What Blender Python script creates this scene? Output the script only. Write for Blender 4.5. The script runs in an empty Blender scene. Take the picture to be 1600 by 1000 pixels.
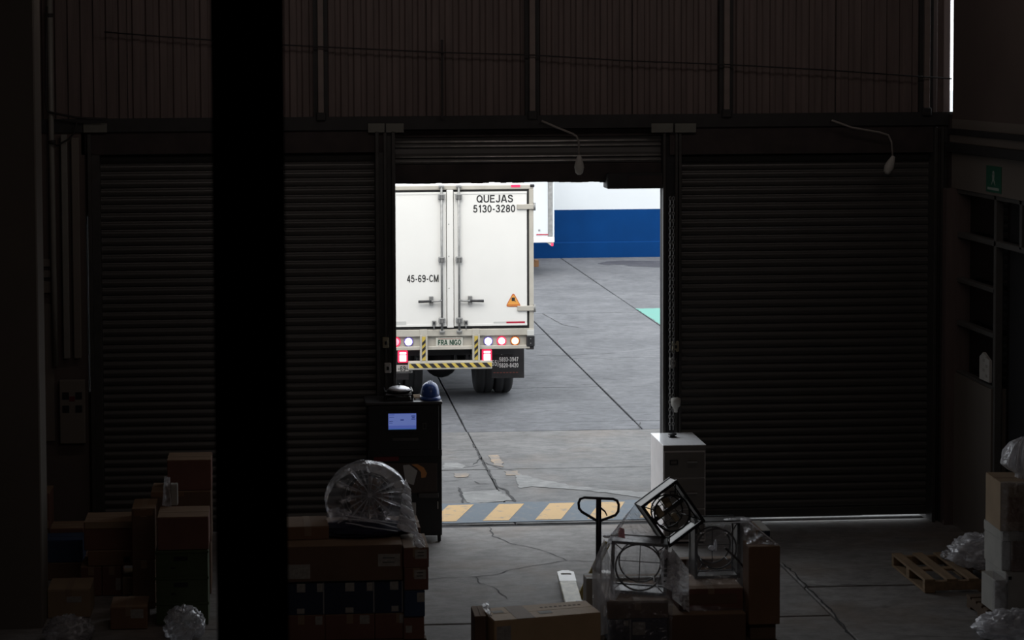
import bpy, math, random
from mathutils import Matrix, Vector, noise
random.seed(7)
scene = bpy.context.scene
COL = scene.collection
R = math.radians

# ------------------------------------------------------------------ camera
FPX = 3000.0            # focal length in pixels of the 1600 x 1000 frame
PX0, PY0 = 600.0, 250.0   # principal point (the photograph is a crop)
CAM_H = 5.0
_v = Vector(((430 - PX0) / FPX, (PY0 - 100) / FPX, -1.0)).normalized()   # world +Y in camera axes
_r = 0.0065
_x = Vector((math.cos(_r), math.sin(_r), 0.0))
_x = (_x - _v * _x.dot(_v)).normalized()
_z = _x.cross(_v)
ROT = Matrix((_x, _v, _z))          # rows: world axes expressed in camera axes -> maps camera vectors to world
CAM_LOC = Vector((0.0, 0.0, CAM_H))
cam_data = bpy.data.cameras.new('camera')
cam = bpy.data.objects.new('camera', cam_data)
COL.objects.link(cam)
cam_data.sensor_width = 36.0
cam_data.lens = FPX / 1600 * 36
cam_data.shift_x = (800 - PX0) / 1600
cam_data.shift_y = -(500 - PY0) / 1600
cam_data.clip_end = 400
cam_data.dof.use_dof = True
cam_data.dof.focus_distance = 25.0
cam_data.dof.aperture_fstop = 4.0
cam.matrix_world = Matrix.Translation(CAM_LOC) @ ROT.to_4x4()
scene.camera = cam

# ------------------------------------------------------------------ light
world = bpy.data.worlds.new('overcast_sky')
scene.world = world
world.use_nodes = True
bg = world.node_tree.nodes['Background']
bg.inputs['Color'].default_value = (0.90, 0.95, 1.0, 1)
bg.inputs['Strength'].default_value = 2.3
sun_data = bpy.data.lights.new('hazy_sun', 'SUN')
sun_data.energy = 3.15
sun_data.angle = R(50)
sun_data.color = (1.0, 0.95, 0.87)
sun = bpy.data.objects.new('hazy_sun', sun_data)
sun.rotation_euler = (R(43), 0, R(-14))
COL.objects.link(sun)
# light portal in the open doorway (helps sampling of the sky through it)
pd = bpy.data.lights.new('doorway_portal', 'AREA')
pd.shape = 'RECTANGLE'; pd.size = 2.9; pd.size_y = 3.9
pd.cycles.is_portal = True
po = bpy.data.objects.new('doorway_portal', pd)
po.location = (2.68, 20.62, 1.9)
po.rotation_euler = (R(-90), 0, 0)
COL.objects.link(po)
# warm area lamps added under the roof as fill for the dark hall
def fill_light(x, y, tilt, energy, sx, sy):
    ld = bpy.data.lights.new('fill_light', 'AREA')
    ld.shape = 'RECTANGLE'; ld.size = sx; ld.size_y = sy
    ld.energy = energy; ld.color = (1.0, 0.87, 0.82)
    lo = bpy.data.objects.new('fill_light', ld)
    lo.location = (x, y, 6.45); lo.rotation_euler = (R(tilt), 0, 0)
    COL.objects.link(lo)
fill_light(0.2, 17.2, 60, 11.0, 4.0, 0.6); fill_light(5.0, 17.2, 60, 11.0, 4.0, 0.6)
fill_light(2.3, 9.0, 60, 26.0, 5.0, 0.8)

scene.view_settings.view_transform = 'Standard'
scene.view_settings.look = 'None'
scene.view_settings.gamma = 1.0
scene.view_settings.exposure = 0.0
scene.view_settings.use_curve_mapping = False
scene.cycles.transparent_max_bounces = 24

# ------------------------------------------------------------------ picture -> world helpers
def ray(px, py):
    d = Vector(((px - PX0) / FPX, -(py - PY0) / FPX, -1.0))
    return ROT @ d
def P(px, py, Y):
    """(X, Z) of the point at depth Y seen at this pixel"""
    d = ray(px, py); t = Y / d.y
    return (d.x * t, CAM_H + d.z * t)
def G(px, py, z=0.0):
    """ground point (X, Y) seen at this pixel"""
    d = ray(px, py); t = (z - CAM_H) / d.z
    return (d.x * t, d.y * t)
def W(px, py, X):
    """(Y, Z) of the point on the plane x = X"""
    d = ray(px, py); t = X / d.x
    return (d.y * t, CAM_H + d.z * t)
def PV(px, py, Y):
    a = P(px, py, Y); return Vector((a[0], Y, a[1]))

# ------------------------------------------------------------------ materials
def _nodes(name):
    m = bpy.data.materials.new(name); m.use_nodes = True
    nt = m.node_tree
    return m, nt, nt.nodes, nt.links, nt.nodes['Principled BSDF']
def mat(name, col, rough=0.6, metal=0.0, var=0.15, scale=6.0, bump=0.0, bscale=40.0, spec=0.5, stretch=None, coat=0.0):
    m, nt, N, L, b = _nodes(name)
    b.inputs['Roughness'].default_value = rough
    b.inputs['Metallic'].default_value = metal
    b.inputs['Specular IOR Level'].default_value = spec
    b.inputs['Coat Weight'].default_value = coat
    tc = N.new('ShaderNodeTexCoord')
    mp = N.new('ShaderNodeMapping')
    L.new(tc.outputs['Object'], mp.inputs['Vector'])
    if stretch: mp.inputs['Scale'].default_value = stretch
    n = N.new('ShaderNodeTexNoise'); n.inputs['Scale'].default_value = scale; n.inputs['Detail'].default_value = 6
    L.new(mp.outputs['Vector'], n.inputs['Vector'])
    r = N.new('ShaderNodeValToRGB')
    r.color_ramp.elements[0].position = 0.3; r.color_ramp.elements[1].position = 0.7
    r.color_ramp.elements[0].color = tuple(c * (1 - var) for c in col) + (1,)
    r.color_ramp.elements[1].color = tuple(min(1, c * (1 + var)) for c in col) + (1,)
    L.new(n.outputs['Fac'], r.inputs['Fac'])
    L.new(r.outputs['Color'], b.inputs['Base Color'])
    if bump:
        n2 = N.new('ShaderNodeTexNoise'); n2.inputs['Scale'].default_value = bscale; n2.inputs['Detail'].default_value = 4
        L.new(mp.outputs['Vector'], n2.inputs['Vector'])
        bp = N.new('ShaderNodeBump'); bp.inputs['Strength'].default_value = bump; bp.inputs['Distance'].default_value = 0.01
        L.new(n2.outputs['Fac'], bp.inputs['Height'])
        L.new(bp.outputs['Normal'], b.inputs['Normal'])
    return m
def emit(name, col, strength, rim=None, rimfac=0.75):
    m, nt, N, L, b = _nodes(name)
    b.inputs['Base Color'].default_value = tuple(col) + (1,)
    b.inputs['Emission Color'].default_value = tuple(col) + (1,)
    b.inputs['Emission Strength'].default_value = strength
    return m
def concrete(name, a, b_, tint=(0.20, 0.15, 0.11), tintamt=0.0, rough=0.75):
    m, nt, N, L, b = _nodes(name)
    b.inputs['Roughness'].default_value = rough
    b.inputs['Specular IOR Level'].default_value = 0.3
    g = N.new('ShaderNodeNewGeometry')
    def nz(scale, detail, rng, sc=None, dist=0.0):
        n = N.new('ShaderNodeTexNoise'); n.inputs['Scale'].default_value = scale; n.inputs['Detail'].default_value = detail
        n.inputs['Roughness'].default_value = 0.72; n.inputs['Distortion'].default_value = dist
        if sc:
            mp = N.new('ShaderNodeMapping'); mp.inputs['Scale'].default_value = sc
            L.new(g.outputs['Position'], mp.inputs['Vector']); L.new(mp.outputs['Vector'], n.inputs['Vector'])
        else: L.new(g.outputs['Position'], n.inputs['Vector'])
        mr = N.new('ShaderNodeMapRange'); mr.inputs['From Min'].default_value = rng[0]; mr.inputs['From Max'].default_value = rng[1]
        L.new(n.outputs['Fac'], mr.inputs['Value'])
        return mr.outputs['Result']
    def mix(f, c1, c2, kind='MIX'):
        mx = N.new('ShaderNodeMix'); mx.data_type = 'RGBA'; mx.blend_type = kind
        for s, v in ((0, f), (6, c1), (7, c2)):
            if isinstance(v, (tuple, float, int)): mx.inputs[s].default_value = v if isinstance(v, (float, int)) else tuple(v) + (1,)
            else: L.new(v, mx.inputs[s])
        return mx.outputs[2]
    big = nz(0.9, 8, (0.35, 0.68), dist=0.6)
    c = mix(big, a, b_)
    fine = nz(9, 8, (0.30, 0.75), (0.55, 1.0, 1.0), 0.4)
    dark = N.new('ShaderNodeMapRange'); dark.inputs['From Min'].default_value = 0; dark.inputs['From Max'].default_value = 1
    dark.inputs['To Min'].default_value = 0.64; dark.inputs['To Max'].default_value = 1.26
    L.new(fine, dark.inputs['Value'])
    gray = N.new('ShaderNodeCombineColor')
    for k in range(3): L.new(dark.outputs['Result'], gray.inputs[k])
    c = mix(1.0, c, gray.outputs['Color'], 'MULTIPLY')
    scr = nz(2.2, 10, (0.60, 0.67), (0.35, 1.2, 1), 1.2)       # darker scuffs
    sf = N.new('ShaderNodeMath'); sf.operation = 'MULTIPLY'; sf.inputs[1].default_value = 0.55; L.new(scr, sf.inputs[0])
    c = mix(sf.outputs[0], c, tuple(x * 0.45 for x in a))
    if tintamt:
        t = nz(0.55, 3, (0.50, 0.68))
        tf = N.new('ShaderNodeMath'); tf.operation = 'MULTIPLY'; tf.inputs[1].default_value = tintamt; L.new(t, tf.inputs[0])
        c = mix(tf.outputs[0], c, tint)
    L.new(c, b.inputs['Base Color'])
    bp = N.new('ShaderNodeBump'); bp.inputs['Strength'].default_value = 0.25; bp.inputs['Distance'].default_value = 0.01
    L.new(fine, bp.inputs['Height']); L.new(bp.outputs['Normal'], b.inputs['Normal'])
    return m
def worn_paint(name, col, under, lo=0.42, hi=0.5, scale=7.0):
    m, nt, N, L, b = _nodes(name)
    b.inputs['Roughness'].default_value = 0.7
    g = N.new('ShaderNodeNewGeometry')
    n = N.new('ShaderNodeTexNoise'); n.inputs['Scale'].default_value = scale; n.inputs['Detail'].default_value = 9; n.inputs['Roughness'].default_value = 0.7
    L.new(g.outputs['Position'], n.inputs['Vector'])
    mr = N.new('ShaderNodeMapRange'); mr.inputs['From Min'].default_value = lo; mr.inputs['From Max'].default_value = hi
    mr.inputs['To Min'].default_value = 0.25; L.new(n.outputs['Fac'], mr.inputs['Value'])
    mx = N.new('ShaderNodeMix'); mx.data_type = 'RGBA'
    mx.inputs[6].default_value = tuple(under) + (1,); mx.inputs[7].default_value = tuple(col) + (1,)
    L.new(mr.outputs['Result'], mx.inputs[0]); L.new(mx.outputs[2], b.inputs['Base Color'])
    return m
def film(name, haze=0.08, gloss=0.18, rough=0.13, bdist=0.03, crease=0.5, bump=0.6, bscale=14.0, tint=(0.9, 0.9, 0.93)):
    """clear crinkled plastic: mostly see-through, glossy at grazing angles and along creases"""
    m = bpy.data.materials.new(name); m.use_nodes = True
    nt = m.node_tree; N = nt.nodes; L = nt.links
    N.remove(N['Principled BSDF'])
    out = N['Material Output']
    tc = N.new('ShaderNodeTexCoord')
    n = N.new('ShaderNodeTexNoise'); n.inputs['Scale'].default_value = bscale; n.inputs['Detail'].default_value = 5; n.inputs['Distortion'].default_value = 1.5
    L.new(tc.outputs['Object'], n.inputs['Vector'])
    bp = N.new('ShaderNodeBump'); bp.inputs['Strength'].default_value = bump; bp.inputs['Distance'].default_value = bdist
    L.new(n.outputs['Fac'], bp.inputs['Height'])
    tr = N.new('ShaderNodeBsdfTransparent'); tr.inputs['Color'].default_value = (0.97, 0.97, 0.98, 1)
    gl = N.new('ShaderNodeBsdfGlossy'); gl.inputs['Roughness'].default_value = rough; gl.inputs['Color'].default_value = tint + (1,)
    L.new(bp.outputs['Normal'], gl.inputs['Normal'])
    lw = N.new('ShaderNodeLayerWeight'); lw.inputs['Blend'].default_value = 0.35
    L.new(bp.outputs['Normal'], lw.inputs['Normal'])
    mr = N.new('ShaderNodeMapRange'); mr.inputs['To Min'].default_value = gloss; mr.inputs['To Max'].default_value = 0.8
    L.new(lw.outputs['Facing'], mr.inputs['Value'])
    m1 = N.new('ShaderNodeMixShader'); L.new(mr.outputs['Result'], m1.inputs[0]); L.new(tr.outputs[0], m1.inputs[1]); L.new(gl.outputs[0], m1.inputs[2])
    df = N.new('ShaderNodeBsdfDiffuse'); df.inputs['Color'].default_value = tint + (1,)
    tl = N.new('ShaderNodeBsdfTranslucent'); tl.inputs['Color'].default_value = tint + (1,)
    m2 = N.new('ShaderNodeMixShader'); m2.inputs[0].default_value = 0.5; L.new(df.outputs[0], m2.inputs[1]); L.new(tl.outputs[0], m2.inputs[2])
    m3 = N.new('ShaderNodeMixShader'); L.new(m1.outputs[0], m3.inputs[1]); L.new(m2.outputs[0], m3.inputs[2])
    # creases scatter more light than the flat film
    gp = N.new('ShaderNodeNewGeometry')
    pr = N.new('ShaderNodeMapRange'); pr.inputs['From Min'].default_value = 0.508; pr.inputs['From Max'].default_value = 0.60
    pr.inputs['To Min'].default_value = haze; pr.inputs['To Max'].default_value = haze + crease
    L.new(gp.outputs['Pointiness'], pr.inputs['Value']); L.new(pr.outputs['Result'], m3.inputs[0])
    L.new(m3.outputs[0], out.inputs['Surface'])
    return m

M = {}
M['yard'] = concrete('yard_concrete', (0.0851, 0.08806, 0.09694), (0.1406, 0.1443, 0.1554))
M['yard_near'] = concrete('yard_concrete_worn', (0.111, 0.1095, 0.1095), (0.185, 0.182, 0.1791), tintamt=0.25)
M['patch'] = concrete('repair_concrete', (0.1998, 0.1998, 0.1961), (0.2516, 0.2479, 0.2405))
M['hall_floor'] = concrete('hall_concrete', (0.187, 0.177, 0.170), (0.315, 0.302, 0.292), tintamt=0.55)
M['joint'] = mat('joint_dirt', (0.030, 0.029, 0.030), 0.95)
M['crack'] = mat('crack_dirt', (0.035, 0.034, 0.035), 0.95)
M['stripe_yellow'] = worn_paint('worn_yellow_paint', (0.5032, 0.3256, 0.1406), (0.222, 0.1998, 0.1702), 0.36, 0.46)
M['stripe_gray'] = worn_paint('worn_blue_gray_paint', (0.0888, 0.1147, 0.1406), (0.148, 0.148, 0.148), 0.38, 0.48)
M['paint_green'] = worn_paint('worn_green_paint', (0.0888, 0.2516, 0.2146), (0.1628, 0.185, 0.185), 0.30, 0.42)
M['dark_patch'] = worn_paint('dark_yard_patch', (0.0333, 0.0333, 0.04292), (0.074, 0.074, 0.0814), 0.35, 0.5, 3.0)  # dark irregular patch on the yard near the far wall
M['paint_trace'] = worn_paint('faded_yellow_paint', (0.2812, 0.2072, 0.1406), (0.148, 0.1443, 0.1406), 0.47, 0.60, 5.0)
M['wall_white'] = mat('yard_wall_white', (0.5032, 0.5328, 0.5587), 0.85, var=0.03, scale=1.2)
M['wall_blue'] = mat('yard_wall_blue', (0.00074, 0.02812, 0.1147), 0.8, var=0.10, scale=1.5, spec=0.08)
M['truck_white'] = mat('truck_white_panel', (0.666, 0.6586, 0.6364), 0.4, var=0.02, scale=2)
M['truck_cream'] = mat('truck_cream_frame', (0.3848, 0.3626, 0.3182), 0.5, var=0.10, scale=5)
M['steel'] = mat('galvanised_bar', (0.25, 0.25, 0.245), 0.5, 0.5, var=0.2, scale=14)
M['rubber'] = mat('black_rubber', (0.013, 0.013, 0.014), 0.75, var=0.3)
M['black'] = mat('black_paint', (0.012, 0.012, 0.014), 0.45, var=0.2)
M['flap'] = mat('mud_flap_rubber', (0.020, 0.018, 0.019), 0.8, var=0.3)
M['ink'] = mat('black_lettering', (0.015, 0.015, 0.016), 0.5, var=0)
M['ink_white'] = mat('white_lettering', (0.72, 0.69, 0.66), 0.6, var=0.2, scale=40)
M['ink_red'] = mat('red_lettering', (0.17, 0.045, 0.03), 0.7, var=0.1)
M['ink_green'] = mat('green_lettering', (0.015, 0.05, 0.03), 0.6, var=0)
M['plate'] = mat('number_plate', (0.4736, 0.4662, 0.4144), 0.5, var=0.05)
M['plate_gray'] = mat('old_number_plate', (0.3108, 0.296, 0.2812), 0.6, var=0.15, scale=20)
M['red_tape'] = mat('red_reflective_tape', (0.3404, 0.00888, 0.0333), 0.35, var=0.05)
M['gray_tape'] = mat('silver_reflective_tape', (0.4884, 0.4884, 0.4736), 0.35, var=0.05)
M['hz_yellow'] = mat('hazard_yellow', (0.518, 0.3848, 0.074), 0.5, var=0.1)
M['hz_black'] = mat('hazard_black', (0.015, 0.013, 0.014), 0.6, var=0.1)
M['sign_orange'] = mat('warning_orange', (0.6512, 0.296, 0.0592), 0.5, var=0.03)
M['sign_red'] = mat('warning_red_edge', (0.407, 0.074, 0.0222), 0.5, var=0.03)
M['lamp_white'] = emit('reverse_lamp_lit', (0.93, 0.9, 1.0), 5.0)
M['lamp_red'] = emit('tail_lamp_lit', (1.0, 0.10, 0.13), 4.5)
M['lamp_redhot'] = emit('tail_lamp_core', (1.0, 0.62, 0.64), 1.5)
M['lamp_amber'] = emit('turn_lamp_lit', (1.0, 0.58, 0.28), 3.0)
M['lens_violet'] = mat('clear_lens_rim', (0.17, 0.13, 0.52), 0.25, var=0.05)
M['lens_red'] = emit('red_lens_rim', (0.85, 0.02, 0.08), 0.75)
M['lens_amber'] = mat('amber_lens_rim', (0.50, 0.10, 0.01), 0.25, var=0.05)
M['clad'] = mat('brown_cladding', (0.115, 0.085, 0.078), 0.7, var=0.18, scale=2.5, stretch=(6, 6, 0.5))
M['clad_post'] = mat('pale_cladding_post', (0.17, 0.135, 0.12), 0.7, var=0.12)
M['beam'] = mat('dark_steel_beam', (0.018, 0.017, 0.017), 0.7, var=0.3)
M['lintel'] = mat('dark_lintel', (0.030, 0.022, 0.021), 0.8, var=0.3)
M['slat'] = mat('shutter_slat_steel', (0.075, 0.072, 0.068), 0.45, 0.3, var=0.18, scale=3, stretch=(0.4, 4, 4))
M['slat_bright'] = mat('rolled_slat_steel', (0.10, 0.096, 0.092), 0.5, 0.2, var=0.15, scale=3, stretch=(0.4, 4, 4))
M['guide'] = mat('shutter_guide_steel', (0.055, 0.053, 0.050), 0.5, 0.3, var=0.2)
M['hall_wall'] = mat('hall_wall_paint', (0.105, 0.080, 0.072), 0.85, var=0.12, scale=1.0)
M['hall_wall_pale'] = mat('hall_wall_cream', (0.16, 0.14, 0.12), 0.85, var=0.08, scale=1.0)
M['roof'] = mat('roof_sheet', (0.06, 0.055, 0.05), 0.8, var=0.2)
M['plate_pale'] = mat('pale_gusset_plate', (0.14, 0.14, 0.12), 0.7, var=0.2)
M['exit_green'] = mat('exit_sign_green', (0.015, 0.11, 0.065), 0.6, var=0.05)
M['exit_white'] = mat('exit_sign_white', (0.30, 0.36, 0.32), 0.6, var=0.05)
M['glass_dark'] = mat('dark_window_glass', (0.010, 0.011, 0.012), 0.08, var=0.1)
M['frame_gray'] = mat('window_frame_gray', (0.10, 0.098, 0.092), 0.5, var=0.1)
M['paper'] = mat('white_paper', (0.50, 0.49, 0.46), 0.8, var=0.08, scale=9)
M['paper_dim'] = mat('soiled_label', (0.34, 0.32, 0.29), 0.8, var=0.2, scale=30)
M['pipe'] = mat('pale_conduit', (0.19, 0.185, 0.165), 0.5, var=0.1)
M['cable'] = mat('black_cable', (0.015, 0.012, 0.012), 0.7)
M['cable_pale'] = mat('pale_cable', (0.22, 0.20, 0.18), 0.6, var=0.1)

# ------------------------------------------------------------------ mesh builder
class MB:
    def __init__(s): s.v = []; s.f = []; s.M = None; s.sm = []
    def add(s, vs, fs, smooth=False):
        o = len(s.v)
        for p in vs:
            p = Vector(p)
            s.v.append(s.M @ p if s.M else p)
        for f in fs: s.f.append(tuple(i + o for i in f)); s.sm.append(smooth)
        return s
    def box(s, x0, x1, y0, y1, z0, z1, c=0.0):
        if c <= 0:
            vs = [(x, y, z) for z in (z0, z1) for y in (y0, y1) for x in (x0, x1)]
            return s.add(vs, [(0, 2, 3, 1), (4, 5, 7, 6), (0, 1, 5, 4), (2, 6, 7, 3), (0, 4, 6, 2), (1, 3, 7, 5)])
        c = min(c, (x1 - x0) / 2.01, (y1 - y0) / 2.01, (z1 - z0) / 2.01)   # chamfered box
        X = (x0, x1); Y = (y0, y1); Z = (z0, z1)
        vs = []; idx = {}
        for i in (0, 1):
            for j in (0, 1):
                for k in (0, 1):
                    sx, sy, sz = (c if i == 0 else -c), (c if j == 0 else -c), (c if k == 0 else -c)
                    for a, d in (('x', (0, sy, sz)), ('y', (sx, 0, sz)), ('z', (sx, sy, 0))):
                        idx[i, j, k, a] = len(vs); vs.append((X[i] + d[0], Y[j] + d[1], Z[k] + d[2]))
        I = idx; fs = []
        for i in (0, 1):
            q = [I[i, 0, 0, 'x'], I[i, 1, 0, 'x'], I[i, 1, 1, 'x'], I[i, 0, 1, 'x']]; fs.append(q if i else q[::-1])
            q = [I[0, i, 0, 'y'], I[0, i, 1, 'y'], I[1, i, 1, 'y'], I[1, i, 0, 'y']]; fs.append(q if i else q[::-1])
            q = [I[0, 0, i, 'z'], I[1, 0, i, 'z'], I[1, 1, i, 'z'], I[0, 1, i, 'z']]; fs.append(q if i else q[::-1])
        for i in (0, 1):
            for j in (0, 1):
                q = [I[i, j, 0, 'x'], I[i, j, 0, 'y'], I[i, j, 1, 'y'], I[i, j, 1, 'x']]; fs.append(q if i != j else q[::-1])
                q = [I[i, 0, j, 'x'], I[i, 0, j, 'z'], I[i, 1, j, 'z'], I[i, 1, j, 'x']]; fs.append(q if i == j else q[::-1])
                q = [I[0, i, j, 'y'], I[0, i, j, 'z'], I[1, i, j, 'z'], I[1, i, j, 'y']]; fs.append(q if i != j else q[::-1])
                for k in (0, 1):
                    q = [I[i, j, k, 'x'], I[i, j, k, 'y'], I[i, j, k, 'z']]; fs.append(q if (i + j + k) % 2 else q[::-1])
        return s.add(vs, fs)
    def prism(s, pts, axis, a0, a1):
        """polygon in the two other axes, extruded along axis ('x','y','z')"""
        def mk(p, a):
            return {'x': (a, p[0], p[1]), 'y': (p[0], a, p[1]), 'z': (p[0], p[1], a)}[axis]
        n = len(pts)
        vs = [mk(p, a0) for p in pts] + [mk(p, a1) for p in pts]
        fs = [tuple(range(n))[::-1], tuple(range(n, 2 * n))] + [(i, (i + 1) % n, n + (i + 1) % n, n + i) for i in range(n)]
        return s.add(vs, fs)
    def tube(s, pts, r, n=8, closed=False, cap=True):
        pts = [Vector(p) for p in pts]; m = len(pts); vs = []; fs = []
        rs = r if isinstance(r, (list, tuple)) else [r] * m
        prev = None
        for i, p in enumerate(pts):
            if closed: t = pts[(i + 1) % m] - pts[i - 1]
            else: t = pts[min(i + 1, m - 1)] - pts[max(i - 1, 0)]
            t.normalize()
            if prev is None:
                u = t.orthogonal().normalized()
            else:
                u = (prev - t * prev.dot(t)).normalized()
            prev = u; w = t.cross(u)
            for k in range(n):
                a = 2 * math.pi * k / n
                vs.append(p + (u * math.cos(a) + w * math.sin(a)) * rs[i])
        for i in range(m if closed else m - 1):
            j = (i + 1) % m
            for k in range(n):
                fs.append((i * n + k, i * n + (k + 1) % n, j * n + (k + 1) % n, j * n + k))
        if cap and not closed:
            fs.append(tuple(range(n))[::-1]); fs.append(tuple((m - 1) * n + k for k in range(n)))
        return s.add(vs, fs, True)
    def lathe(s, prof, c, axis='z', n=20, ang0=0, smooth=True):
        """prof: (radius, height) list around an axis through c"""
        c = Vector(c); vs = []; fs = []
        for r, h in prof:
            for k in range(n):
                a = 2 * math.pi * k / n + ang0
                x, y = r * math.cos(a), r * math.sin(a)
                vs.append(c + Vector({'z': (x, y, h), 'y': (x, -h, y), 'x': (h, x, y)}[axis]))
        for i in range(len(prof) - 1):
            for k in range(n):
                fs.append((i * n + k, i * n + (k + 1) % n, (i + 1) * n + (k + 1) % n, (i + 1) * n + k))
        fs.append(tuple(range(n))[::-1]); fs.append(tuple((len(prof) - 1) * n + k for k in range(n)))
        return s.add(vs, fs, smooth)
    def grid(s, fn, nu, nv, smooth=True):
        vs = [fn(i / nu, j / nv) for j in range(nv + 1) for i in range(nu + 1)]
        w = nu + 1
        fs = [(j * w + i, j * w + i + 1, (j + 1) * w + i + 1, (j + 1) * w + i) for j in range(nv) for i in range(nu)]
        return s.add(vs, fs, smooth)
    def build(s, name, m, parent=None, **props):
        xs = [p.x for p in s.v]; ys = [p.y for p in s.v]; zs = [p.z for p in s.v]
        o = Vector(((min(xs) + max(xs)) / 2, (min(ys) + max(ys)) / 2, min(zs)))
        me = bpy.data.meshes.new(name)
        me.from_pydata([p - o for p in s.v], [], s.f)
        for p, sm in zip(me.polygons, s.sm): p.use_smooth = sm
        me.validate(); me.update()
        me.materials.append(m)
        ob = bpy.data.objects.new(name, me)
        COL.objects.link(ob)
        if parent is not None:
            ob.parent = parent; ob.location = o - worldloc(parent)
        else: ob.location = o
        for k, v in props.items(): ob[k] = v
        return ob
def worldloc(o):
    l = Vector(o.location); p = o.parent
    while p: l = l + p.location; p = p.parent
    return l
def thing(name, loc, label, category, group=None):
    e = bpy.data.objects.new(name, None); COL.objects.link(e); e.location = loc
    e.empty_display_size = 0.1
    e['label'] = label; e['category'] = category
    if group: e['group'] = group
    return e
def tag(o, label, category, group=None):
    o['label'] = label; o['category'] = category
    if group: o['group'] = group
    return o
def sroot(name, loc=(0, 0, 0), label=None):
    e = bpy.data.objects.new(name, None); COL.objects.link(e); e.location = loc; e['kind'] = 'structure'
    if label: e['label'] = label
    return e
def clone(o, parent, loc):
    c = o.copy(); COL.objects.link(c); c.parent = parent; c.location = loc; return c
def box(name, m, x0, x1, y0, y1, z0, z1, parent=None, c=0.0, **k):
    return MB().box(x0, x1, y0, y1, z0, z1, c).build(name, m, parent, **k)
def _arc(cx, cy, rx, ry, a0, a1, n=18):
    return [(cx + rx * math.cos(R(a0 + (a1 - a0) * k / n)), cy + ry * math.sin(R(a0 + (a1 - a0) * k / n))) for k in range(n + 1)]
def _cat(p, n=5):
    q = [p[0]] + p + [p[-1]]; out = []
    for i in range(len(p) - 1):
        p0, p1, p2, p3 = (Vector(v) for v in q[i:i + 4])
        for k in range(n):
            t = k / n
            out.append(tuple(0.5 * ((2 * p1) + (p2 - p0) * t + (2 * p0 - 5 * p1 + 4 * p2 - p3) * t * t + (3 * p1 - p0 - 3 * p2 + p3) * t ** 3)))
    return out + [p[-1]]
_six = [_cat([(.51, .77), (.43, .89), (.30, .915), (.15, .82), (.09, .55), (.09, .36)]), _arc(.31, .30, .22, .215, 0, 360)]
GLYPH = {
 'Q': (.80, [_arc(.40, .5, .315, .415, 0, 360), [(.46, .27), (.74, .02)]]), 'O': (.80, [_arc(.40, .5, .315, .415, 0, 360)]),
 'U': (.72, [[(.085, 1), (.085, .36)] + _arc(.36, .36, .275, .275, 180, 360) + [(.635, 1)]]),
 'E': (.64, [[(.085, 0), (.085, 1)], [(.085, .915), (.60, .915)], [(.085, .52), (.56, .52)], [(.085, .085), (.62, .085)]]),
 'F': (.60, [[(.085, 0), (.085, 1)], [(.085, .915), (.58, .915)], [(.085, .50), (.52, .50)]]),
 'J': (.58, [[(.475, 1), (.475, .29)] + _arc(.28, .28, .195, .195, 0, -180)]),
 'A': (.76, [[(.06, 0), (.34, .97)], [(.42, .97), (.70, 0)], [(.33, .93), (.43, .93)], [(.2, .30), (.56, .30)]]),
 'S': (.68, [_cat([(.58, .70), (.51, .86), (.34, .915), (.16, .86), (.11, .72), (.20, .59), (.36, .52), (.53, .44), (.60, .29), (.52, .14), (.34, .085), (.15, .13), (.07, .30)])]),
 'C': (.72, [_arc(.39, .5, .305, .415, 40, 320)]), 'G': (.78, [_arc(.40, .5, .315, .415, 40, 340), [(.43, .42), (.70, .42)], [(.67, .06), (.67, .42)]]),
 'M': (.84, [[(.085, 0), (.085, 1)], [(.755, 0), (.755, 1)], [(.10, .96), (.42, .04)], [(.42, .04), (.74, .96)]]),
 'N': (.74, [[(.085, 0), (.085, 1)], [(.655, 0), (.655, 1)], [(.10, .96), (.64, .04)]]),
 'I': (.18, [[(.09, 0), (.09, 1)]]),
 'R': (.70, [[(.085, 0), (.085, 1)], [(.085, .915), (.40, .915)] + _arc(.40, .70, .20, .215, 90, -90, 10) + [(.085, .485)], [(.38, .46), (.63, 0)]]),
 '0': (.62, [_arc(.31, .5, .225, .415, 0, 360)]), '1': (.50, [[(.32, 0), (.32, 1)], _cat([(.09, .74), (.22, .82), (.31, .97)])]),
 '2': (.62, [_cat([(.09, .69), (.14, .85), (.30, .915), (.47, .85), (.52, .71), (.44, .54), (.25, .33), (.10, .09)]), [(.05, .085), (.57, .085)]]),
 '3': (.62, [_cat([(.08, .75), (.16, .88), (.31, .915), (.46, .86), (.50, .73), (.42, .58), (.25, .53)]), _cat([(.25, .53), (.45, .48), (.54, .30), (.46, .13), (.30, .085), (.14, .13), (.06, .28)])]),
 '4': (.62, [[(.43, 0), (.43, 1)], [(.42, .95), (.08, .30)], [(.03, .28), (.59, .28)]]),
 '5': (.62, [[(.54, .915), (.15, .915)], [(.17, .96), (.11, .46)], _cat([(.11, .50), (.28, .60), (.46, .54), (.53, .34), (.46, .15), (.28, .085), (.13, .14), (.06, .27)])]),
 '6': (.62, _six), '9': (.62, [[(.62 - x, 1 - y) for x, y in l] for l in _six]),
 '7': (.60, [[(.05, .915), (.56, .915)], _cat([(.52, .90), (.34, .55), (.24, .25), (.21, 0)])]),
 '8': (.62, [_arc(.31, .715, .19, .20, 0, 360), _arc(.31, .30, .235, .215, 0, 360)]),
 '-': (.40, [[(.05, .40), (.35, .40)]]), ')': (.34, [_arc(-.15, .42, .36, .72, -48, 48)]), ' ': (.36, []),
}
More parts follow.
